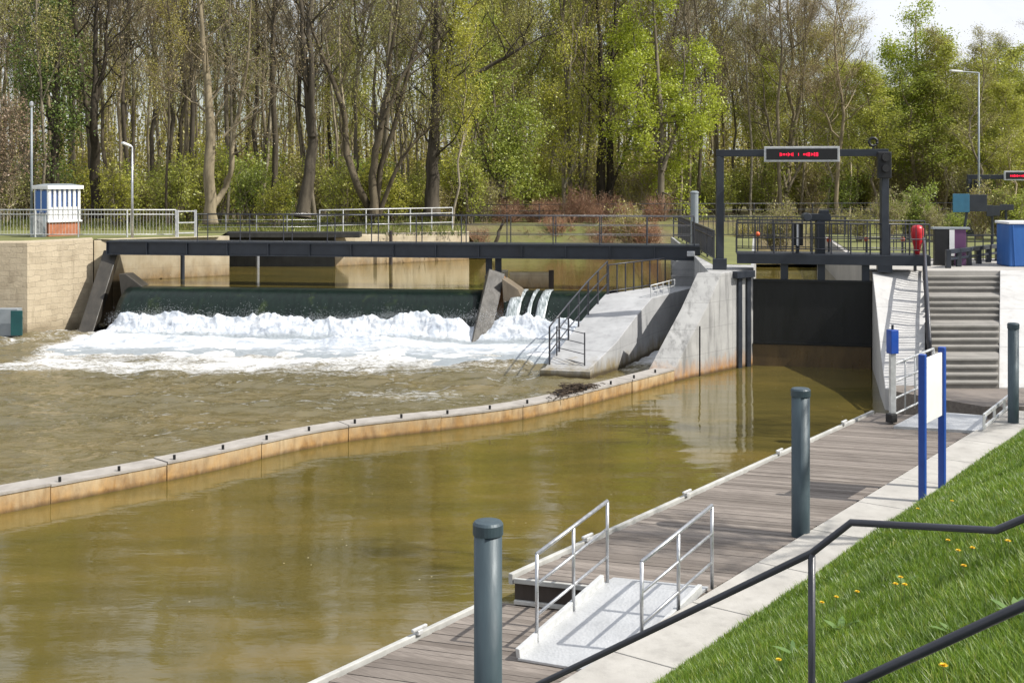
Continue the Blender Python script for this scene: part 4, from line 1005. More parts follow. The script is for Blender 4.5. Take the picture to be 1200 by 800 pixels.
p = PD(807,300,51.5); MB().cyl((p.x+.25,p.y),.17,PZ-.05,5.45,16).build('shaft', M['grey_metal'], r, smooth=False); MB().lathe((p.x+.25,p.y,5.45),[(.19,0),(.19,.06),(.1,.1)],16).build('cap', M['grey_metal'], r)
r = empty('low_barrier', (16.3,41.2,PZ), 'low dark barrier rail on stubby posts beyond the top of the stairs', 'barrier')
a = Vector((14.6,40.0,PZ)); b = Vector((17.6,43.3,PZ)); mb = MB(); mb.bar(a+Vector((0,0,.55)),b+Vector((0,0,.55)),.16,.14); mb.bar(a+Vector((0,0,.3)),b+Vector((0,0,.3)),.08,.08); mb.build('beam', M['steel_dark'], r, bevel=.01)
for i in range(6): q = a.lerp(b,i/5); MB().bar(q,q+Vector((0,0,.62)),.16,.16).build('post', M['steel_dark'], r, bevel=.01)
r = empty('information_pillar', (15.3,41,PZ), 'black, white and purple information pillar on the plaza beyond the stairs', 'pillar')
p = PD(1112,300,41.3); p.z = PZ
MB().box(p+Vector((-.2,0,.62)),(.62,.25,1.24),-.1).build('black_panel', M['black'], r, bevel=.01); MB().box(p+Vector((.05,-.14,.78)),(.17,.05,.9),-.1).build('white_stripe', M['white'], r); MB().box(p+Vector((.34,-.05,.62)),(.4,.22,1.24),-.1).build('purple_panel', M['purple'], r, bevel=.01); MB().box(p+Vector((.05,0,1.28)),(1.25,.32,.07),-.1).build('lid', M['grey_metal'], r, bevel=.01)
r = empty('covered_container', (17.8,41.2,PZ), 'blue sheeted container with a white rim at the right edge of the plaza', 'container')
p = PD(1182,311,40.6); mb = MB().box((p.x+.95,p.y+.5,PZ+.72),(1.9,1.1,1.44),.0); mb.build('blue_cover', M['blue_sheet'], r, bevel=.05); MB().box((p.x+.95,p.y+.5,PZ+1.49),(1.98,1.18,.09),0).build('white_rim', M['white'], r, bevel=.02)
mb = MB()
for i in range(5): mb.bar((p.x+.2+.4*i,p.y-.06,PZ+.02),(p.x+.12+.4*i+.1*(i%2),p.y-.06,PZ+1.42),.05,.035,up=(0,1,0))
mb.build('folds', M['blue_sheet'], r, bevel=.012)
GB2 = PD(1136,300,60.5); GB2 = Vector((GB2.x,GB2.y,0))
gantry(GB2, Vector((.98,-.2,0)).normalized(), 5.2, 2.9, PZ, .22, 'distant dark gantry at the far end of the lock, right of the tall lamp')
c = GB2+Vector((.98,-.2,0))*2.75+Vector((0,-.25,6.2)); led_sign(c, Vector((.98,-.2,0)).normalized(), 2.4, .48, 'distant red-lit display on the far gantry at the right edge', [(-.9,.95)])
traffic_light((GB2.x+.3,GB2.y-.3,5.55), 'distant black signal on the left leg of the far gantry', (.36,.3,.85))
lamp(PD(1147,278,59.5), PZ, 8.2, -1.0, 'tall thin street lamp rising above the far gantry on the right', M['grey_metal'], .6)
def sign_post(px, py, D, w_, h_, label, frame, face, lean=0):
    p = PD(px,py,D); r = empty('direction_sign', (p.x,p.y,PZ), label, 'sign')
    pn = MB().box(p,(w_,.06,h_),-.1).build('sign_panel', face, r, bevel=.01); MB().box(p+Vector((-w_*.28,.02,0)),(w_*.5,.08,h_*1.08),-.1).build('sign_edge', frame, pn, bevel=.01)
    MB().tube([(p.x+lean,p.y+.1,PZ),(p.x,p.y+.1,p.z+h_*.3)],.06,8).build('post', M['steel_dark'], r)
sign_post(1137,238,52.0,1.4,.74,'dark sign panel with a blue left edge on a leaning post beyond the stairs', pbr('sign_blue',(.04,.16,.26),(.03,.12,.2),3,.4), M['steel_dark'], -.35)
sign_post(1164,247,53.0,.55,.46,'small dark square sign left of the blue container', M['steel_dark'], M['steel_dark'])
sign_post(1180,243,54.5,.6,.26,'small dark narrow sign just above the blue container', M['steel_dark'], M['steel_dark'])
for i,px in enumerate((888,971,1015,1058)):
    p = PD(px,(272,279,278,278)[i],40.1-.22*i)
    r = empty('marker_light', (p.x,p.y,3.68), 'small orange round marker ' + ('left of the control box on the lock','just right of the actuator column above the gate','midway between actuator column and right gantry leg','just right of the gantry beside the red lifebuoy case')[i], 'marker', 'orange markers on the gate walkway')
    MB().lathe((p.x,p.y,p.z-.14),[(.03,0),(.07,.04),(.07,.11),(.03,.15)],12).build('lens', M['orange'], r, smooth=True); MB().bar((p.x,p.y,3.66),(p.x,p.y,p.z-.1),.04,.04).build('stake', M['steel_dark'], r)

# handrails of the bank steps by the viewer, and the steps themselves
def hand(points, rr, posts, label):
    r = empty('bank_handrail', points[0], label, 'handrail', 'handrails of the steps down the grass bank')
    MB().tube(points, rr, 12).build('handrail', M['steel_rail'], r, smooth=True)
    for p in posts:
        q = Vector(p); n = q.dot(N); MB().tube([q,(q.x,q.y,bank_z(n)-.2)],.018,10).build('post', M['steel_rail'], r, smooth=True)
A0 = Vector((1.48,5.9,4.375)); ND = -N
pa = [A0+ND*4.2+Vector((0,0,-2.7)), A0+ND*1.6+Vector((0,0,-1.035)), A0, A0-ND*.2+Vector((0,0,.185)), A0-ND*.87+Vector((0,0,.265)), A0-ND*1.9+Vector((0,0,.9))]
hand(pa, .0175, [A0, A0+ND*3.4+Vector((0,0,-2.19)), A0-ND*1.85+Vector((0,0,.86))], 'upper dark steel handrail bending across the grass bank in the foreground')
B0 = Vector((1.757,4.1,4.765))
hand([B0+ND*3+Vector((0,0,-2.05)), B0+ND*.57+Vector((0,0,-.4)), B0, B0-ND*1.2+Vector((0,0,.82))], .0185, [B0+ND*2.2+Vector((0,0,-1.5)), B0-ND*1.15+Vector((0,0,.78))], 'lower dark steel handrail crossing the bottom right corner in the foreground')
mb = MB(); k = 20
for i in range(k):
    n0 = BANK_N+6.4*i/k; n1 = BANK_N+6.4*(i+1)/k; z = BANK_Z+.05+(6.4*(i+1)/k)*SL-.12
    mb.hexa([TN(4.4,n0,-.5),TN(4.4,n1,-.5),TN(5.5,n1,-.5),TN(5.5,n0,-.5)][::1],[TN(4.4,n0,z),TN(4.4,n1,z),TN(5.5,n1,z),TN(5.5,n0,z)])
mb.build('bank_steps', M['concrete_strip'], kind='structure')

# ================================================================== GRASS AND FLOWERS
def grass():
    n_try = 1250000
    t = NP.uniform(5.65,29,n_try); n = NP.uniform(BANK_N+.02,.3,n_try)
    x = U.x*t+N.x*n; y = U.y*t+N.y*n; z = BANK_Z+(n-BANK_N)*SL
    z = z + .05*np.sin(t*.9+n*1.3)*np.clip((n-BANK_N)/.8,0,1)
    px = CX+F*x/y; py = HY+F*(CAMZ-z)/y
    inside = (px > 560) & (px < 1420) & (py < 1000)
    near_in = (px < 1240) & (py < 840)
    keepp = np.where(y<9,1.0,np.where(y<14,.62,.36))*np.where(near_in,1,.25)
    k = inside & (NP.random(n_try) < keepp)
    x, y, z = x[k], y[k], z[k]; m = len(x)
    clump = fbm(x*1.1,y*1.1,3,5); edge_ = sstep(0,.25,(x*N.x+y*N.y)-BANK_N)
    h = (.045+.10*NP.random(m)**1.4)*(.55+.9*clump)*(.55+.45*edge_); wd = NP.uniform(.0026,.0058,m)*np.where(y>14,1.6,1)
    th = NP.uniform(0,2*math.pi,m); ln = NP.uniform(.1,.75,m)*h
    bx, by = np.cos(th), np.sin(th); lx = np.cos(th+1.57+NP.normal(0,.4,m)); ly = np.sin(th+1.57+NP.normal(0,.4,m))
    lx = lx*ln; ly = ly*ln
    P0 = np.stack([x,y,z-.01],1); W_ = np.stack([bx*wd,by*wd,0*wd],1); L1 = np.stack([lx*.3,ly*.3,h*.6],1); L2 = np.stack([lx,ly,h],1)
    V = np.stack([P0-W_,P0+W_,P0+L1+W_*.75,P0+L1-W_*.75,P0+L2],1).reshape(-1,3)
    b = np.arange(m)*5
    o = mesh_np('lawn_grass', V, [np.stack([b,b+1,b+2,b+3],1), np.stack([b+3,b+2,b+4],1)], M['grass']); tag(o, 'green grass covering the sloping bank', 'grass', kind='stuff')
grass()
def on_bank(px, py):
    # where the view ray through a photo pixel meets the grass slope
    dx = (px-CX)/F; k = N.x*dx+N.y
    D = (CAMZ-BANK_Z+BANK_N*SL-.08)/((py-HY)/F+k*SL); return Vector((dx*D,D,0)), D
FLW = [(1137,642,'in the pair beside the right handrail bend'),(1109,633,'highest of those right of the handrail bend'),(1123,645,'just left of the large one below the handrail bend'),(1130,663,'lowest under the handrail bend'),(1049,684,'left one of the clump right of the handrail post'),(1060,685,'right one of the clump right of the handrail post'),(1057,676,'topmost of the clump right of the handrail post'),(1002,692,'standing alone right of the handrail post'),(978,698,'near the middle, just right of the handrail post'),(965,705,'closest to the right of the handrail post'),(911,773,'nearest the bottom, left of the handrail post'),(1107,780,'above the lower handrail near the bottom edge'),(1076,596,'beside the notice board posts'),(1183,634,'close to the right edge below the handrail'),(1115,587,'just right of the notice board')]
for px,py,wh in FLW:
    p, D = on_bank(px,py+18); n = p.dot(N); t = p.dot(U); z = bank_zt(n,t); h = max(.1, CAMZ-(py-HY)/F*D - z)
    h = min(h,.26); r = empty('dandelion', (p.x,p.y,z), 'yellow dandelion on the grass bank, '+wh, 'dandelion', 'dandelions on the grass bank')
    ja = random.uniform(-.02,.02); MB().tube([(p.x,p.y,z-.01),(p.x+ja*.4,p.y,z+h*.6),(p.x+ja,p.y,z+h)],.003,5).build('flower_stem', M['stem'], r)
    mb = MB(); c = Vector((p.x+ja,p.y,z+h))
    for ring,(rad,el) in enumerate(((.028,.25),(.024,.6),(.015,1.0))):
        for i in range(16):
            a = 2*math.pi*(i+.5*ring)/16; d = Vector((math.cos(a)*math.cos(el),math.sin(a)*math.cos(el),math.sin(el))); s_ = Vector((-math.sin(a),math.cos(a),0))*.005
            mb.add([c,c+d*rad*.6+s_,c+d*rad,c+d*rad*.6-s_],[(0,1,2,3)])
    mb.build('flower_head', M['flower'], r, recalc=False)
for px,py,lab in ((985,720,'pale broad-leaved dock plant in the grass right of the handrail post'),(1062,668,'low broad-leaved dock plant behind the dandelion clump'),(1195,700,'broad-leaved dock plant at the right edge above the lower handrail'),(1120,720,'broad-leaved dock plant below the right handrail bend'),(930,752,'broad-leaved dock plant left of the handrail post')):
    p, D = on_bank(px,py+6); n = p.dot(N); z = bank_zt(n,p.dot(U)); mb = MB()
    for i in range(8):
        a = random.uniform(0,6.28); L = random.uniform(.1,.2); w_ = L*.17; d = Vector((math.cos(a),math.sin(a),0)); s_ = Vector((-d.y,d.x,0)); el = random.uniform(.5,1.3)
        prev = None
        for k,(f_,ww_) in enumerate(((0,.25),(.35,1),(.7,.8),(1,.05))):
            q = Vector((p.x,p.y,z))+d*L*f_+Vector((0,0,L*el*f_*(1-.45*f_)+.02))
            cur = len(mb.v); mb.v += [tuple(q-s_*w_*ww_),tuple(q+s_*w_*ww_)]
            if prev is not None: mb.f.append((prev,prev+1,cur+1,cur))
            prev = cur
    tag(mb.build('dock_plant', M['dock'], recalc=False), lab, 'plant', 'broad-leaved plants in the grass')

# ================================================================== TREES
class TB:
    def __init__(s): s.V = []; s.F = []; s.k = 0; s.anch = []
    def tube(s, pts, rad, n):
        pts = np.asarray(pts,float); m = len(pts); d = np.gradient(pts,axis=0); d /= np.linalg.norm(d,axis=1)[:,None]+1e-9
        ref = np.array([0,0,1.]) if abs(d[:,2]).mean() < .85 else np.array([1.,0,0])
        a = np.cross(d,ref); a /= np.linalg.norm(a,axis=1)[:,None]+1e-9; b = np.cross(d,a); th = np.arange(n)*2*math.pi/n
        ring = pts[:,None,:] + np.asarray(rad)[:,None,None]*(np.cos(th)[None,:,None]*a[:,None,:]+np.sin(th)[None,:,None]*b[:,None,:])
        s.V.append(ring.reshape(-1,3)); i = np.arange(m-1)[:,None]*n; j = np.arange(n)[None,:]; j2 = (j+1)%n
        s.F.append(np.stack([i+j,i+j2,i+n+j2,i+n+j],-1).reshape(-1,4)+s.k); s.k += m*n
def branch(rng, p, d, L, segs, upc, wob):
    t = np.linspace(0,1,segs+1)[:,None]; d = d/np.linalg.norm(d)
    pts = p + d*L*t + np.array([0,0,1.])*upc*L*t**2
    pts[1:] += rng.normal(0,wob*L,(segs,3))*np.linspace(.4,1,segs)[:,None]; return pts
def along(pts, f):
    x = f*(len(pts)-1); i = min(int(x),len(pts)-2); return pts[i]+(pts[i+1]-pts[i])*(x-i), pts[i+1]-pts[i]
def grow(rng, stems, t0=.35, nl=16, llen=(1.5,4.5), el=(25,60), upc=.25, nsub=5, ntw=4, sub=.42, twl=.5, ts=3, tip=.006):
    tb = TB()
    for pts, r0, r1 in stems:
        pts = np.asarray(pts,float); m = len(pts); f = np.linspace(0,1,m); rad = r0*(1-f)**.75+r1
        rad[0] *= 1.25
        tb.tube(pts, rad, 7)
        nn = nl if not isinstance(nl,(list,tuple)) else nl[0]
        for i in range(nn):
            t = t0+(1-t0)*((i+rng.random())/nn); p, dd = along(pts,min(t,.99)); az = rng.uniform(0,2*math.pi); e = math.radians(rng.uniform(*el))
            L = llen[0]+(llen[1]-llen[0])*(1-(t-t0)/(1-t0+1e-6))**.8*rng.uniform(.6,1.15)
            d = np.array([math.cos(az)*math.cos(e),math.sin(az)*math.cos(e),math.sin(e)])
            rr = min(r0*(1-t)**.75*.5+.012, .016+L*.016); lp = branch(rng,p,d,L,5,upc,.035); tb.tube(lp, np.linspace(rr,tip*1.4,6), 4)
            for k in range(nsub):
                f2 = .2+.78*(k+rng.random())/nsub; q, d2 = along(lp,f2); d2 = d2/np.linalg.norm(d2)+rng.normal(0,.62,3); L2 = L*sub*(1.15-f2)*rng.uniform(.7,1.3)+.3
                sp = branch(rng,q,d2,L2,3,upc*.6,.05); tb.tube(sp, np.linspace(max(rr*.4,tip*1.3),tip,4), 3); tb.anch.append(sp[1:])
                for w_ in range(ntw):
                    f3 = .15+.85*rng.random(); q3, d3 = along(sp,f3); d3 = d3/np.linalg.norm(d3)+rng.normal(0,.7,3); L3 = twl*rng.uniform(.5,1.3)
                    tp = branch(rng,q3,d3,L3,2,upc*.3,.06); tb.tube(tp, np.linspace(tip,tip*.55,3), ts); tb.anch.append(tp)
    return tb
def leaves(rng, anch, n, size, spread, drop=0):
    A_ = np.concatenate(anch) if isinstance(anch,list) else anch
    c = A_[rng.integers(0,len(A_),n)] + rng.normal(0,spread,(n,3)); c[:,2] -= drop*rng.random(n)
    a = rng.normal(0,1,(n,3)); a /= np.linalg.norm(a,axis=1)[:,None]; b = np.cross(a,rng.normal(0,1,(n,3))); b /= np.linalg.norm(b,axis=1)[:,None]
    s = size*rng.uniform(.55,1.35,n)[:,None]
    V = np.stack([c-a*s,c+b*s*.55,c+a*s,c-b*s*.55],1).reshape(-1,3)
    return V, np.arange(4*n).reshape(n,4)
def stem_line(rng, H, wob=.25, lean=(0,0), m=12, base=(0,0,-.3)):
    t = np.linspace(0,1,m); x = np.cumsum(rng.normal(0,wob/math.sqrt(m),m)); y = np.cumsum(rng.normal(0,wob/math.sqrt(m),m)); x -= x[0]; y -= y[0]
    return np.stack([base[0]+x+lean[0]*H*t, base[1]+y+lean[1]*H*t, base[2]+(H-base[2])*t],1)
def tree_obj(name, loc, tb, bark, leafVF, leafm, label, cat, group):
    r = empty(name, loc, label, cat, group)
    def ch(nm, V, F, mat):
        o = mesh_np(nm, V, [F], mat, nm=='trunk'); o.parent = r; return o
    ch('trunk', np.concatenate(tb.V), np.concatenate(tb.F), bark)
    if leafVF is not None: ch('crown', leafVF[0], leafVF[1], leafm)
    return r
def copy_tree(src, loc, rz, sc, label):
    c = src.copy(); COL.objects.link(c); c.location = loc; c.rotation_euler = (0,0,rz); c.scale = sc; c['label'] = label
    for ch in src.children:
        d = ch.copy(); COL.objects.link(d); d.parent = c
    return c

FZ = 3.15
WH = [(-999,35,'left of the kiosk'),(35,110,'behind the kiosk'),(110,200,'behind the small street lamp'),(200,300,'above the left part of the footbridge'),(300,395,'above the black river wall'),(395,500,'behind the many-stemmed tree'),(500,620,'above the weir pier'),(620,740,'above the slipway'),(740,850,'behind the bright green tree'),(850,950,'within the left half of the gantry'),(950,1045,'within the right half of the gantry'),(1045,1130,'behind the stairs'),(1130,1210,'behind the tall street lamp'),(1210,9999,'beyond the right edge')]
def where(px):
    for a,b,s_ in WH:
        if a <= px < b: return s_
def depthw(D): return 'at the wood edge' if D < 84 else ('mid-wood' if D < 104 else 'deep in the wood')
KINDS = {}
def proto(key, name, desc, bark, leafm, cat, H, **kw): KINDS[key] = dict(name=name,desc=desc,bark=bark,leafm=leafm,cat=cat,H=H,objs=[],**kw)
proto('bare','bare_tree','tall bare grey-brown tree',M['bark_grey'],M['leaf_brown'],'tree',25)
proto('tan','bare_tree','slim pale-barked tree',M['bark_tan'],M['leaf_olive'],'tree',26)
proto('dark','bare_tree','dark-trunked bare tree',M['bark_dark'],M['leaf_brown'],'tree',26)
proto('bud','budding_tree','slender tree in olive bud',M['bark_grey'],M['leaf_olive'],'tree',22)
proto('green','leafing_tree','tree in mid-green leaf',M['bark_grey'],M['leaf_mid'],'tree',19)
proto('yellow','leafing_tree','slim tree in yellow-green leaf',M['bark_tan'],M['leaf_yellow'],'tree',18)
for key,K in KINDS.items():
    nvar = 3 if key in ('bare','tan','bud') else 2
    for vi in range(nvar):
        rng = np.random.default_rng(100+len(key)*17+vi*7+ord(key[0])); H = K['H']*(1+.06*vi)
        thin = key in ('tan','bud','yellow')
        stems = [(stem_line(rng,H,.9,(rng.normal(0,.015),rng.normal(0,.01))), (.10 if thin else .155)*(1.4 if key=='dark' else 1), .015)]
        if key in ('bare','dark') and vi != 1:     # a fork
            p, _ = along(stems[0][0],.28+.1*vi); q = stem_line(rng,H*.62,.7,(rng.choice([-1,1])*.12,.03),10,tuple(p)); q[:,2] = p[2]+(q[:,2]-p[2])*.95; stems.append((q,.09,.012))
        el = (30,65) if key != 'green' else (5,45)
        tb = grow(rng, stems, t0={'green':.22,'yellow':.26,'bud':.30,'bare':.42,'tan':.50,'dark':.44}[key], nl=26 if len(stems)==1 else 17, llen=(.9,3.9) if thin else (1.2,5.2), el=el, upc=.3, nsub=6, ntw=6, tip=.010 if key in ('bare','dark','tan') else .008)
        nleaf, sz, spd = {'bare':(6500,.045,.26),'tan':(6500,.048,.26),'dark':(4500,.045,.26),'bud':(11000,.058,.25),'green':(11000,.085,.30),'yellow':(10000,.085,.28)}[key]
        lf = leaves(rng, tb.anch, nleaf, sz, spd)
        K['objs'].append(tree_obj(K['name'], (0,0,0), tb, K['bark'], lf, K['leafm'], K['desc'], K['cat'], 'trees of the wood behind the river'))
        K.setdefault('used',[]).append(False)
def put(key, px, D, sc=1.0, zsc=1.0):
    K = KINDS[key]; i = random.randrange(len(K['objs'])); o = K['objs'][i]; loc = ((px-CX)/F*D, D, FZ); rz = random.uniform(0,6.28); s_ = (sc,sc,sc*zsc)
    lab = K['desc']+' '+depthw(D)+', '+where(px)
    if not K['used'][i]:
        K['used'][i] = True; o.location = loc; o.rotation_euler = (0,0,rz); o.scale = s_; o['label'] = lab
    else: copy_tree(o, loc, rz, s_, lab)
# share of each kind across the picture
def mixture(px):
    if px < 120: return ['bare','bud','bare','dark','bud','tan']
    if px < 360: return ['bare','tan','dark','bare','bud','bud','dark','bare']
    if px < 560: return ['bare','bud','tan','bare','yellow','tan','dark']
    if px < 720: return ['bud','yellow','tan','bud','yellow','yellow','bare']
    if px < 860: return ['bare','tan','yellow','bud','bare']
    if px < 1010: return ['bare','tan','bud','bare','yellow','bud']
    if px < 1130: return ['yellow','bud','yellow','green','yellow','tan']
    return ['yellow','yellow','bud','bare','green']
rows = [(70,10,.78),(77,18,.86),(85,28,.95),(94,38,1),(104,44,1),(116,48,1.05),(128,54,1.1)]
for (D,cnt,sc) in rows:
    for i in range(cnt):
        px = -110+1420*(i+random.random())/cnt; d = D+random.uniform(-3.5,3.5)
        if d < 83 and px > 540: d += 13
        if d < 66: d = 66
        key = random.choice(mixture(px)); zs_ = random.uniform(.85,1.15)
        if px > 960: zs_ *= (.60 if px < 1010 else .50)+.1*random.random()
        elif px > 860: zs_ *= .8
        put(key, px, d, sc*random.uniform(.85,1.15), zs_/max(sc,.8))

for (x,y,key) in ((13.6,16.2,'dark'),(19.4,24.6,'bare'),(21.5,26.6,'dark')):
    copy_tree(KINDS[key]['objs'][0],(x,y,4.6),random.uniform(0,6.28),(.6,.6,.5),'bare tree on the lawn beyond the right edge, shading the pontoon')
# trees that stand out in the photograph
def hero(name, D, stems_px, label, bark, leafm=None, nleaf=0, lsz=.1, spread=.25, seed=1, cat='tree', drop=0, **kw):
    rng = np.random.default_rng(seed); stems = []
    for pts, r0, r1 in stems_px:
        c = [np.array(PD(x,y,D+rng.normal(0,.3)+(j*.12))) for j,(x,y) in enumerate(pts)]
        # refine
        c = np.array(c); t = np.linspace(0,len(c)-1,len(c)*3); c2 = np.stack([np.interp(t,np.arange(len(c)),c[:,k]) for k in range(3)],1)
        c2[1:-1] = (c2[:-2]+2*c2[1:-1]+c2[2:])/4; c2[1:] += rng.normal(0,.04,(len(c2)-1,3)); stems.append((c2,r0,r1))
    base = stems[0][0][0].copy()
    stems = [(p-base,a,b) for p,a,b in stems]
    tb = grow(rng, stems, **kw); lf = leaves(rng,tb.anch,nleaf,lsz,spread,drop) if nleaf else None
    return tree_obj(name, tuple(base), tb, bark, lf, leafm, label, cat, None)
hero('forked_tree', 68, [([(437,252),(418,215),(404,175),(404,130),(386,85),(376,62),(365,30),(355,-30)],.22,.02),([(438,252),(437,200),(446,150),(455,95),(463,40),(470,-40)],.24,.02),([(441,252),(447,190),(466,140),(480,70),(500,25),(520,-20)],.17,.02),([(444,252),(460,205),(482,170),(500,150),(520,140)],.13,.015),([(446,150),(470,90),(495,60),(530,35),(560,0),(575,-20)],.1,.01)],
     'large bare tree splitting into many curved stems from the ground above the weir', M['bark_grey'], M['leaf_olive'], 4200, .045, .25, 3, t0=.3, nl=9, llen=(1,3.6), el=(15,60), nsub=5, ntw=4)
hero('leaning_tree', 67, [([(355,255),(360,215),(368,170),(360,110),(356,50),(348,-40)],.36,.05),([(366,160),(364,90),(362,20),(366,-40)],.2,.02)],
     'thick dark trunk leaning above the black river wall', M['bark_dark'], M['leaf_brown'], 1800, .045, .25, 4, t0=.5, nl=12, llen=(1.2,4.5), el=(20,60))
hero('forked_tree', 66, [([(247,262),(246,215),(247,150),(244,90),(238,40),(230,-40)],.33,.04),([(250,240),(264,222),(272,200),(272,165),(285,110),(292,60),(296,-30)],.17,.02),([(262,160),(285,140),(320,110),(345,95)],.06,.01),([(246,135),(228,120),(206,108),(186,104)],.06,.01)],
     'grey forked tree with a low curved side stem above the left part of the footbridge', M['bark_grey'], M['leaf_brown'], 2200, .045, .25, 5, t0=.4, nl=11, llen=(1.2,4), el=(10,55))
hero('dark_tree', 69, [([(113,255),(112,200),(110,140),(112,80),(112,-40)],.30,.05),([(112,120),(122,80),(127,20),(134,-40)],.14,.02)],
     'straight dark tree between the kiosk and the small street lamp', M['bark_dark'], M['leaf_brown'], 1500, .06, .25, 6, t0=.4, nl=13, llen=(1.2,4), el=(20,60))
hero('thick_tree', 70, [([(506,252),(507,215),(508,170),(512,120),(511,60),(512,-40)],.42,.06),([(508,140),(522,100),(528,50),(540,-30)],.18,.02),([(552,88),(580,75),(605,60),(625,48),(660,36)],.13,.01)],
     'thick dark trunk with rough bark left of the weir pier', M['bark_dark'], M['leaf_olive'], 4500, .05, .3, 7, t0=.3, nl=13, llen=(1.2,4.5), el=(10,60))
hero('twin_tree', 86, [([(703,262),(704,200),(706,130),(703,60),(700,-40)],.33,.05),([(712,262),(716,200),(712,120),(720,60),(722,-40)],.27,.04),([(714,230),(728,190),(740,160),(752,120)],.12,.02)],
     'dark twin-trunked tree above the slipway', M['bark_dark'], M['leaf_brown'], 1500, .06, .25, 8, t0=.45, nl=10, llen=(1.2,4), el=(20,60))
hero('bright_green_tree', 82, [([(778,268),(774,220),(776,160),(772,100),(768,40),(764,-30)],.24,.03),([(776,200),(790,160),(800,110),(802,50)],.13,.02),([(776,180),(760,140),(748,90),(740,30)],.13,.02)],
     'bright fresh-green maple left of the gantry', M['bark_grey'], M['leaf_bright'], 27000, .088, .25, 9, t0=.12, nl=20, llen=(1.6,4.2), el=(-12,35), upc=-.05, nsub=6, ntw=4, drop=.25)
hero('green_tree', 80, [([(590,268),(586,220),(582,160),(576,90),(570,20)],.18,.02),([(588,230),(570,190),(556,140),(548,90)],.11,.02),([(588,220),(604,180),(612,130)],.1,.02)],
     'soft mid-green drooping tree just right of the thick dark trunk', M['bark_grey'], M['leaf_mid'], 17000, .085, .30, 10, t0=.12, nl=16, llen=(1.3,3.3), el=(-5,45), upc=-.12, nsub=6, ntw=4, drop=.6)
hero('yellow_green_tree', 84, [([(662,268),(660,210),(664,150),(668,90),(672,20)],.15,.02),([(661,220),(680,170),(690,110)],.09,.01),([(661,200),(640,160),(634,110)],.09,.01)],
     'loose yellow-green tree above the slipway, left of the dark twin trunks', M['bark_tan'], M['leaf_yellow'], 6500, .085, .3, 11, t0=.1, nl=16, llen=(1.2,3.2), el=(0,50), nsub=5, ntw=4, drop=.2)
hero('green_poplar', 92, [([(1074,262),(1076,200),(1075,130),(1074,70),(1073,12)],.2,.02),([(1075,210),(1062,160),(1055,100),(1052,60)],.1,.01),([(1075,200),(1092,150),(1100,100),(1098,55)],.1,.01)],
     'light green upright tree behind the top of the stairs', M['bark_tan'], M['leaf_bright'], 20000, .09, .33, 12, t0=.14, nl=18, llen=(.8,3.0), el=(15,60), nsub=5, ntw=4)
hero('yellow_green_tree', 88, [([(1172,268),(1170,210),(1172,150),(1168,100),(1166,70)],.18,.02),([(1171,220),(1190,180),(1204,140),(1206,110)],.1,.01),([(1171,220),(1154,180),(1148,140),(1145,110)],.1,.01)],
     'yellow-green rounded tree behind the far gantry at the right edge', M['bark_tan'], M['leaf_yellow'], 21000, .09, .34, 13, t0=.1, nl=17, llen=(1.0,3.6), el=(-5,45), nsub=6, ntw=4)
hero('ivy_tree', 69, [([(66,258),(64,200),(66,140),(68,70),(70,-30)],.26,.04),([(66,170),(54,120),(46,60),(40,-10)],.12,.02)],
     'ivy-covered tree with dark green leaves behind the kiosk', M['bark_dark'], M['leaf_ivy'], 10000, .085, .34, 14, t0=.1, nl=24, llen=(.5,2.4), el=(0,50), nsub=4, ntw=4)
hero('copper_tree', 66, [([(-10,262),(-6,215),(0,170),(2,130)],.16,.02),([(-8,230),(14,190),(22,150)],.09,.01),([(-8,240),(-26,190),(-30,150)],.09,.01)],
     'dense reddish-brown twiggy tree at the left edge', M['bark_grey'], M['leaf_red'], 7000, .065, .32, 15, t0=.08, nl=16, llen=(.8,2.6), el=(5,60), nsub=6, ntw=5)
hero('bare_tree', 90, [([(925,262),(920,215),(930,160),(938,110),(944,50),(950,0)],.2,.02),([(922,225),(940,190),(955,165),(985,140),(1000,110)],.12,.01),([(921,220),(905,170),(896,120),(890,60)],.12,.01)],
     'wide-branched bare tree framed inside the lock gantry', M['bark_tan'], M['leaf_olive'], 5000, .055, .3, 16, t0=.15, nl=12, llen=(1.2,4), el=(5,55))
hero('sapling', 66, [([(579,292),(586,272),(590,254)],.1,.03)], 'short dark leaning sapling trunk behind the footbridge, above the weir pier', M['bark_dark'], None, 0, .1, .2, 17, t0=.6, nl=3, llen=(.3,.8), el=(20,60), nsub=2, ntw=2)

# shrubs along the wood's edge
SH = {}
def shrub_proto(key, name, desc, bark, leafm, Hs, nl, sz, nst, seed):
    rng = np.random.default_rng(seed); stems = []
    for i in range(nst):
        a = rng.uniform(0,6.28); l = rng.uniform(.1,.5); stems.append((stem_line(rng,Hs*rng.uniform(.7,1.1),.12,(math.cos(a)*l,math.sin(a)*l),6,(math.cos(a)*.15,math.sin(a)*.15,-.1)),.03,.006))
    tb = grow(rng, stems, t0=.15, nl=7, llen=(.3,1.1), el=(10,60), nsub=3, ntw=3, twl=.35)
    SH[key] = (tree_obj(name,(0,0,0),tb,bark,leaves(rng,tb.anch,nl,sz,.14) if nl else None,leafm,desc,'shrub','shrubs along the edge of the wood'), desc, [False])
shrub_proto('y','green_shrub','yellow-green leafing shrub',M['bark_grey'],M['leaf_yellow'],3.2,3000,.07,9,201)
shrub_proto('g','green_shrub','fresh green leafy shrub',M['bark_grey'],M['leaf_mid'],2.8,3200,.075,9,202)
shrub_proto('o','twiggy_shrub','olive-brown twiggy shrub',M['bark_tan'],M['leaf_olive'],3.0,2200,.06,11,203)
shrub_proto('r','red_shrub','reddish bare-twigged shrub',M['bark_red'],M['leaf_red'],1.7,420,.045,9,204)
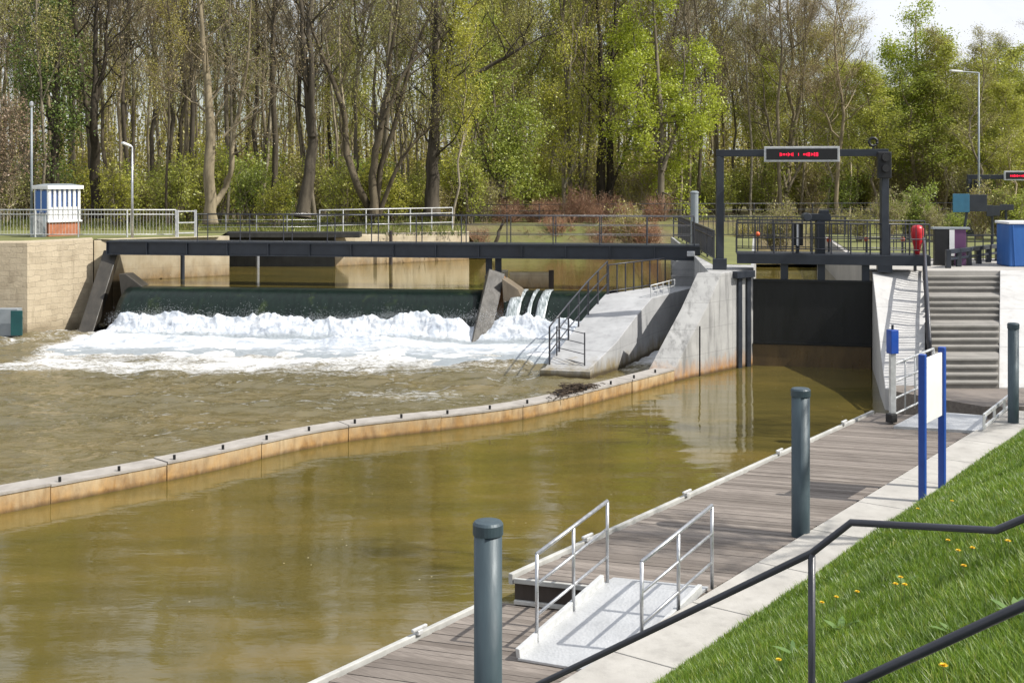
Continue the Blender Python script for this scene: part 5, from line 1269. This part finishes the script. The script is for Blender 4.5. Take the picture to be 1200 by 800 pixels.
def put_shrub(key, px, D, sc, lab2, z=FZ):
    o, desc, used = SH[key]; loc = ((px-CX)/F*D, D, z); rz = random.uniform(0,6.28); s_ = (sc,sc,sc*random.uniform(.8,1.2)); lab = desc+' '+lab2
    if not used[0]: used[0] = True; o.location = loc; o.rotation_euler = (0,0,rz); o.scale = s_; o['label'] = lab
    else: copy_tree(o,loc,rz,s_,lab)
for i in range(46):
    px = -60+620*(i+random.random())/46; D = random.uniform(69,92); key = random.choice('yyooo' if px < 250 else 'yygoy')
    put_shrub(key, px, D, random.uniform(.7,1.35), where(px)+(', at the wood edge' if D < 80 else ', inside the wood'))
for i in range(30):
    px = 560+215*(i+random.random())/30; D = random.uniform(72.0,79)
    put_shrub(random.choice('rrrro'), px, D, random.uniform(.55,1.0), 'on the far bank '+where(px), 1.5 if D < 75.5 else 3.0)
for i in range(40):
    px = 600+680*(i+random.random())/40; D = random.uniform(84,100); key = random.choice('yogoy')
    put_shrub(key, px, D, random.uniform(.8,1.5), where(px)+(', at the wood edge' if D < 92 else ', inside the wood'))

for i in range(16):
    px = 850+350*(i+random.random())/16; D = random.uniform(55,61)
    if px < 1000: D = random.uniform(63.5,66)
    put_shrub(random.choice('ogyo'), px, D, random.uniform(.45,.8), 'at the far lock end, '+where(px), PZ if px >= 1000 else 2.0)
# meadow grass tufts on the far banks and the terrace (uncountable)
def tufts():
    m = 26000; px = NP.uniform(-60,1260,m); D = NP.uniform(59.5,84,m); x = (px-CX)/F*D
    ok = np.where(px < 545, D > 60, D > 79); x, D = x[ok], D[ok]; m = len(x); z = np.full(m,3.18); h = NP.uniform(.1,.42,m); th = NP.uniform(0,6.28,m)
    wv = np.stack([np.cos(th)*.03,np.sin(th)*.03,0*th],1); b = np.stack([x,D,z],1); tipv = b+np.stack([NP.normal(0,.1,m),NP.normal(0,.1,m),h],1)
    V = np.stack([b-wv,b+wv,tipv],1).reshape(-1,3); o = mesh_np('meadow_grass', V, [np.arange(3*m).reshape(m,3)], leaf_mat('meadow_blades',[(0,(.10,.13,.02)),(.6,(.18,.21,.04)),(1,(.27,.25,.08))],.3)); tag(o,'rough spring grass on the far banks','grass',kind='stuff')
tufts()
# distant wood that reads as one mass
def far_wood():
    rng = np.random.default_rng(77); tb = TB(); tw = []
    for i in range(900):
        D = rng.uniform(138,185); px = rng.uniform(-260,1460); H = rng.uniform(20,29)*(1 if px < 900 else .72); x = (px-CX)/F*D
        p = stem_line(rng,H,.9,(rng.normal(0,.02),0),6,(x,D,2.9)); tb.tube(p,np.linspace(rng.uniform(.1,.24),.03,6),4)
        k = 190; f = rng.uniform(.08,1,k); q = np.stack([np.interp(f,np.linspace(0,1,6),p[:,j]) for j in range(3)],1); tw.append(q+rng.normal(0,1,(k,3))*np.array([1.5,1.5,.8]))
    tag(mesh_np('distant_wood', np.concatenate(tb.V), [np.concatenate(tb.F)], M['bark_grey']), 'far trunks behind the wood', 'wood', kind='stuff')
    A_ = np.concatenate(tw); n = len(A_); d = rng.normal(0,1,(n,3)); d[:,2] = np.abs(d[:,2])+.6; d /= np.linalg.norm(d,axis=1)[:,None]; L = rng.uniform(.5,1.5,n)[:,None]; s_ = np.cross(d,rng.normal(0,1,(n,3))); s_ /= np.linalg.norm(s_,axis=1)[:,None]; wd = rng.uniform(.012,.03,n)[:,None]
    V = np.stack([A_-s_*wd,A_+s_*wd,A_+d*L],1).reshape(-1,3)
    tag(mesh_np('distant_twigs', V, [np.arange(3*n).reshape(n,3)], M['leaf_olive']), 'far twigs behind the wood', 'wood', kind='stuff')
far_wood()
def far_under():
    rng = np.random.default_rng(78); n = 170000; D = rng.uniform(112,175,n); px = rng.uniform(-200,1420,n); x = (px-CX)/F*D
    top = (1.5+14*fbm(x*.12,D*.12,3,7))*np.where(px<960,1,.7); z = 3.1+top*rng.random(n)**1.2
    c = np.stack([x,D,z],1); a = rng.normal(0,1,(n,3)); a /= np.linalg.norm(a,axis=1)[:,None]; b = np.cross(a,rng.normal(0,1,(n,3))); b /= np.linalg.norm(b,axis=1)[:,None]; s_ = rng.uniform(.09,.24,n)[:,None]
    V = np.stack([c-a*s_,c+b*s_*.5,c+a*s_,c-b*s_*.5],1).reshape(-1,3)
    tag(mesh_np('distant_thicket', V, [np.arange(4*n).reshape(n,4)], M['leaf_olive']), 'far undergrowth inside the wood', 'undergrowth', kind='stuff')
far_under()

# ================================================================== LIGHT AND CAMERA
SUN_AZ = Vector((.955,-.30,0)).normalized(); EL = R(47)
sunv = Vector((SUN_AZ.x*math.cos(EL),SUN_AZ.y*math.cos(EL),math.sin(EL)))
sl = bpy.data.lights.new('Sun','SUN'); sl.energy = 4.8; sl.angle = R(.5); sl.color = (1,.955,.88)
so = bpy.data.objects.new('Sun',sl); COL.objects.link(so); so.rotation_euler = (-sunv).to_track_quat('-Z','Y').to_euler()
wd = bpy.data.worlds.new('World'); scene.world = wd; wd.use_nodes = True; nt = wd.node_tree; bg = nt.nodes['Background']
sky = nt.nodes.new('ShaderNodeTexSky'); sky.sky_type = 'NISHITA'; sky.sun_disc = False; sky.sun_elevation = EL; sky.sun_rotation = math.atan2(sunv.x,sunv.y); sky.air_density = 1.0; sky.dust_density = 2.2; sky.ozone_density = 1.0
tcw = nt.nodes.new('ShaderNodeTexCoord')     # thin bright spring cloud in the sky
cl = noise(nt, (lambda mp: (nt.links.new(tcw.outputs['Generated'], mp.inputs['Vector']), mp.inputs['Scale'].__setattr__('default_value',(1,1,2.6)), mp.outputs[0])[2])(nt.nodes.new('ShaderNodeMapping')), 2.3, 8, .6, .4)
skc = mix(nt, ramp(nt, cl, [(.34,(.2,.2,.2)),(.56,(.95,.95,.95))]), sky.outputs[0], (5.7,5.85,6.2))
nt.links.new(skc, bg.inputs['Color']); bg.inputs['Strength'].default_value = .14
cam = bpy.data.cameras.new('Camera'); co = bpy.data.objects.new('Camera',cam); COL.objects.link(co); co.location = (0,0,CAMZ); co.rotation_euler = (R(90),0,0)
cam.sensor_width = 36; cam.lens = 36*F/1200; cam.shift_y = -(400-HY)/1200; cam.clip_end = 6000; cam.clip_start = .05
scene.camera = co
vs_ = scene.view_settings; vs_.view_transform = 'Standard'; vs_.look = 'None'; vs_.gamma = 1; vs_.exposure = 0.32; vs_.use_curve_mapping = False
scene.cycles.max_bounces = 6; scene.cycles.diffuse_bounces = 3; scene.cycles.glossy_bounces = 3; scene.cycles.transmission_bounces = 3
scene.cycles.use_denoising = True
